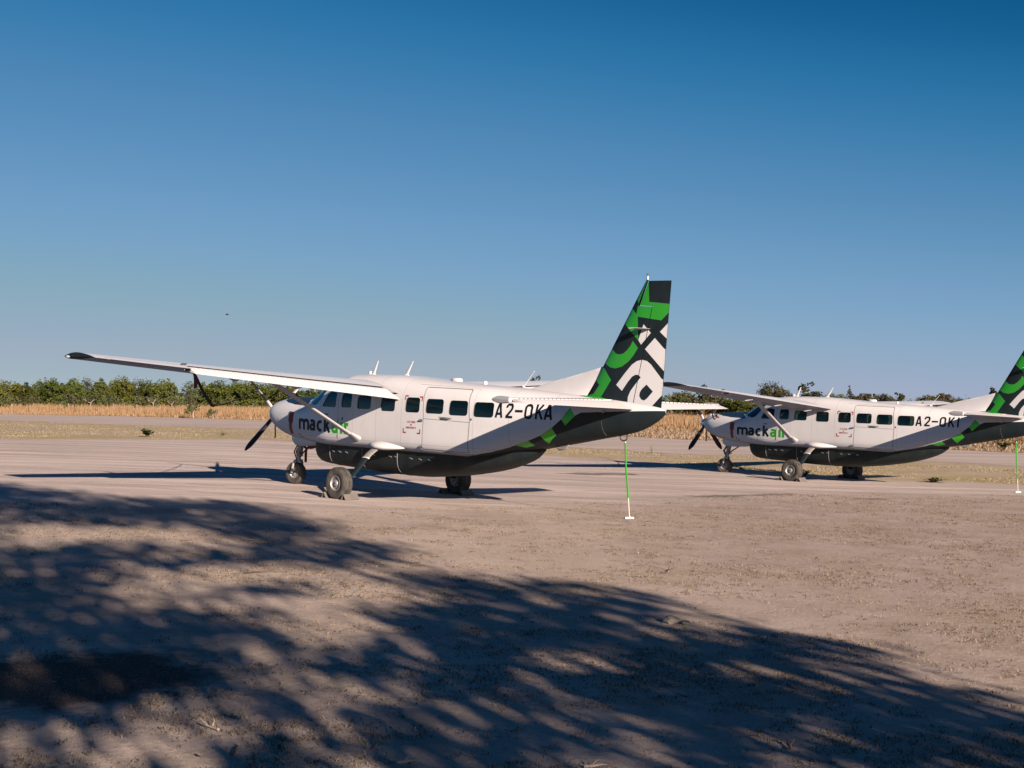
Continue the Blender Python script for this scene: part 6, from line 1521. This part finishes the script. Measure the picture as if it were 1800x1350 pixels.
def ribbon(name, pts, w, mat, label, cat, group=None, wd=None, thick=.004, parts=None):
    """a strip of cloth following a path; wd = direction of its width"""
    pts = [Vector(p) for p in pts]; o0 = pts[0].copy(); t = empty(name); t.location = o0; rings = []
    for i, p in enumerate(pts):
        d = (pts[min(i + 1, len(pts) - 1)] - pts[max(i - 1, 0)]).normalized()
        wdir = (Vector(wd) - d * Vector(wd).dot(d)).normalized(); nrm = d.cross(wdir) * thick
        ww = (w[i] if hasattr(w, '__len__') else w) / 2
        rings.append([p - o0 + wdir * ww + nrm, p - o0 + wdir * ww - nrm, p - o0 - wdir * ww - nrm, p - o0 - wdir * ww + nrm])
    V, F = loft(rings, True, True); o = mk('cloth_strip', V, F, [mat], t, recalc=True); autosmooth(o, 40)
    tag(t, label, cat, group); return t
for pi, (nm, pl) in NAMES.items():
    M3 = pl.matrix_world.to_3x3(); AFT = M3 @ Vector((1, 0, 0)); RT = M3 @ Vector((0, 1, 0))
    def sidept(s, z, out=.012): return on(pl, s, float(fus_y(s, z)) + out, z)
    k0, k1 = ((1.77, 1.685), (1.885, 1.865))[pi]
    path = [sidept(k0 + (k1 - k0) * u, 1.82 - .54 * u, .016) for u in (0, .2, .47, .48, .7, .86, 1)]
    ribbon('warning_streamer', path, [.17, .17, .165, .10, .105, .105, .10], MAROON,
           f'maroon remove-before-flight streamer hanging flat on the cowl side of the {nm} airplane', 'warning streamer', 'warning streamers on the cowls', AFT)
    ribbon('warning_streamer', [on(pl, .36, .12, 1.52), on(pl, .33, .12, 1.38), on(pl, .35, .12, 1.20), on(pl, .34, .12, 1.10)], [.05, .05, .05, .045], MAROON, f'narrow maroon streamer hanging below the propeller hub of the {nm} airplane', 'warning streamer', 'warning streamers on the cowls', AFT)
    if pi == 0:
        ribbon('warning_streamer', [on(pl, 2.10, .12, .99), on(pl, 1.95, .12, .955), on(pl, 1.72, .12, .945), on(pl, 1.68, .12, .93), on(pl, 1.665, .12, .76), on(pl, 1.67, .12, .57)], [.11, .11, .10, .09, .075, .07], MAROON, 'maroon streamer hanging before the cargo pod beside the nose leg of the middle airplane', 'warning streamer', 'warning streamers on the cowls', (.5, .45, .75))
    # pitot cover with its cord
    P = on(pl, 4.10, 4.85, 2.69)
    t = empty('pitot_cover'); t.location = P
    tag(t, (f'red pitot cover with teal end under the {nm} airplane wing' if pi else f'dark pitot strap with maroon flag sagging from the {nm} airplane wing to its propeller'), 'pitot cover', 'pitot covers under the left wings')
    def rel(s, y, z): return on(pl, s, y, z) - P
    mb = MB(); mb.tube([rel(4.16, 4.85, 2.69), rel(4.0, 4.85, 2.695), rel(3.72, 4.85, 2.71)], [.03, .034, .026], 10); mb.build('sleeve', [REDF if pi else MAROON], t)
    if pi:
        mb = MB(); mb.tube([rel(3.74, 4.85, 2.71), rel(3.70, 4.85, 2.71), rel(3.60, 4.85, 2.715)], [.045, .06, .05], 10); mb.build('sleeve_end', [pmat('teal_sleeve', (.03, .16, .17), .6)], t)
        def cowl(s, z): q = on(pl, s, float(fus_y(s, z)) + .015, z); return q - P
        a_, b_ = rel(4.12, 4.85, 2.68), cowl(.95, 2.075); pts = []
        for u in np.linspace(0, 1, 12):
            q = a_ * (1 - u) + b_ * u; q.z -= .55 * 4 * u * (1 - u) * (1 - .35 * u); pts.append(q)
        mb = MB(); mb.tube(pts, [.028] * 5 + [.024] * 7, 6, flat=.45); mb.build('strap', [MAROON], t)
        mb = MB(); mb.tube([cowl(.92, 2.085), cowl(1.02, 2.02), cowl(1.10, 1.985), cowl(1.20, 1.975)], [.022, .026, .024, .012], 6, flat=.5); mb.build('strap_sunlit_end', [REDF], t)  # same maroon strap, its sunlit end put into the colour as red
    else:
        mb = MB(); mb.tube([rel(*q) for q in [(4.08, 4.85, 2.66), (3.75, 4.50, 2.42), (3.40, 4.12, 2.16), (3.09, 3.75, 1.955), (2.98, 3.64, 1.945)]], [.036, .034, .032, .036, .03], 6); mb.build('strap', [CORD], t)
        mb = MB(); mb.tube([rel(*q) for q in [(2.98, 3.64, 1.945), (2.4, 2.98, 1.975), (1.5, 1.95, 2.11), (.80, 1.15, 2.28), (.36, .72, 2.40)]], .015, 5); mb.build('cord', [CORD], t)
        mb = MB(); mb.tube([rel(4.06, 4.83, 2.64), rel(4.02, 4.76, 2.50), rel(3.98, 4.72, 2.33)], [.015, .04, .05], 6, flat=.3); mb.build('flag', [MAROON], t)

# twigs, stones and leaves one can pick out on the ground
TW = weather(pmat('twig_bark', (.10, .075, .055), .9), .2)
def twig(x, y, l, a, label, bend=.15, br=2, mat=None):
    o = empty('twig'); o.location = (x, y, float(g(x, y)) + .006); o.rotation_euler = (0, 0, a); r = random.Random(int(x * 100 + y * 7)); mb = MB()
    pts = [Vector((u * l, bend * l * math.sin(u * 3) * .6, .012 + .02 * l * math.sin(u * 5))) for u in np.linspace(-.5, .5, 7)]
    mb.tube(pts, [.010, .010, .009, .008, .007, .005, .003], 6)
    tag(o, label, 'twig', 'twigs lying on the sand'); mb.build('stem', [mat or TW], o)
    for k in range(br):
        p = pts[2 + k]; mb = MB(); mb.tube([p, p + Vector((.12 * l, (.12 if k % 2 else -.12) * l, .03)), p + Vector((.26 * l, (.2 if k % 2 else -.16) * l, .05))], [.006, .005, .002], 5); mb.build('side_twig', [mat or TW], o)
PALE = pmat('pale_twig', (.42, .34, .27), .9)
twig(-3.2, 15.9, .85, .06, 'long curved brown twig in the sunlit gap left of centre', .18, 1)
twig(-2.02, 8.55, .22, 2.2, 'forked pale twig at the lower left on the bright sand', .2, 2, PALE)
twig(-1.72, 8.0, .16, 1.0, 'short dark curled twig near the bottom left edge', .5, 0)
twig(-.62, 7.9, .14, .2, 'thin pale stalk near the bottom edge left of centre', .1, 1, PALE)
twig(.55, 7.95, .15, .1, 'thin pale stalk at the bottom edge just right of centre', .1, 1, PALE)
twig(1.9, 8.6, .16, 1.1, 'short twig on shaded sand in the lower right', .3, 1)
twig(2.2, 17.5, .5, .7, 'dark twig in the sunlit dry grass right of centre', .3, 2)
def stone(x, y, rr, label):
    bm = bmesh.new(); bmesh.ops.create_icosphere(bm, subdivisions=2, radius=rr); r = random.Random(int(x * 31 + y * 17))
    off = [Vector((r.uniform(-1, 1), r.uniform(-1, 1), r.uniform(-1, 1))) for _ in range(5)]
    for v in bm.verts:
        k = 1 + .16 * math.sin(v.co.dot(off[0]) * 9 / rr) + .12 * math.sin(v.co.dot(off[1]) * 5 / rr + 1); v.co *= k; v.co.z *= .55
    me = bpy.data.meshes.new('stone'); bm.to_mesh(me); bm.free(); me.materials.append(STONE)
    o = link('stone', me); o.location = (x, y, float(g(x, y)) + rr * .3); tag(o, label, 'stone')
STONE = SH('stone'); STONE = STONE.finish(STONE.mix(STONE.noise(30, 5), (.20, .17, .15), (.36, .31, .27)), .9)
stone(1.71, 13.36, .085, 'fist sized stone in the shade right of centre'); stone(1.85, 13.3, .05, 'small stone touching the right side of the fist sized stone')
def leaf(x, y, a, sz, col, label):
    V = [Vector((u * sz, s_ * .34 * sz * math.sin(math.pi * (u + .5)), .012 + .05 * sz * abs(s_) + .25 * sz * (u + .5) ** 2)) for u in np.linspace(-.5, .5, 7) for s_ in (-1, 0, 1)]
    F = []
    for i in range(6):
        for j in range(2): F.append((i * 3 + j, i * 3 + j + 1, i * 3 + j + 4, i * 3 + j + 3))
    o = mk('fallen_leaf', V, F, [pmat('fallen_leaf', col, .7)]); o.location = (x, y, float(g(x, y)) + .006); o.rotation_euler = (0, 0, a); tag(o, label, 'leaf')
leaf(.66, 8.42, .5, .055, (.45, .26, .05), 'yellow fallen leaf on the sand near the bottom, right of centre')
leaf(-1.05, 8.1, 1.8, .035, (.42, .28, .10), 'small yellowish leaf on shaded sand, bottom left of centre')
leaf(-1.9, 7.85, 2.6, .05, (.34, .25, .15), 'dry tan leaf beside the pale twig, lower left')

# a bird far off over the left wing
bd = empty('bird'); bd.location = (-27.13, 119.9, 10.22); bd.rotation_euler = (0, 0, .3); tag(bd, 'tiny dark bird flying in the sky above the left wing', 'bird')
mb = MB(); mb.tube([(-.17, 0, .02), (-.13, 0, .03), (-.04, 0, .0), (.08, 0, -.01), (.16, 0, -.005)], [.012, .035, .05, .035, .012], 8); mb.tube([(.14, 0, -.005), (.24, 0, -.005)], [.015, .035], 6, flat=.3); mb.build('body', [BLADE], bd)
for sg in (1, -1):
    mb = MB(); mb.add([(-.07, 0, .03), (.05, 0, .02), (.09, sg * .16, .07), (-.03, sg * .18, .09), (.13, sg * .36, .03), (.08, sg * .38, .035), (-.07, 0, .015), (.05, 0, .008), (.09, sg * .16, .06), (-.03, sg * .18, .08), (.13, sg * .36, .025), (.08, sg * .38, .028)], [(0, 1, 2, 3), (3, 2, 4, 5), (6, 9, 8, 7), (9, 11, 10, 8), (0, 6, 7, 1), (1, 7, 8, 2), (2, 8, 10, 4), (4, 10, 11, 5), (5, 11, 9, 3), (3, 9, 6, 0)]); mb.build('bird_wing', [BLADE], bd, smooth=False)
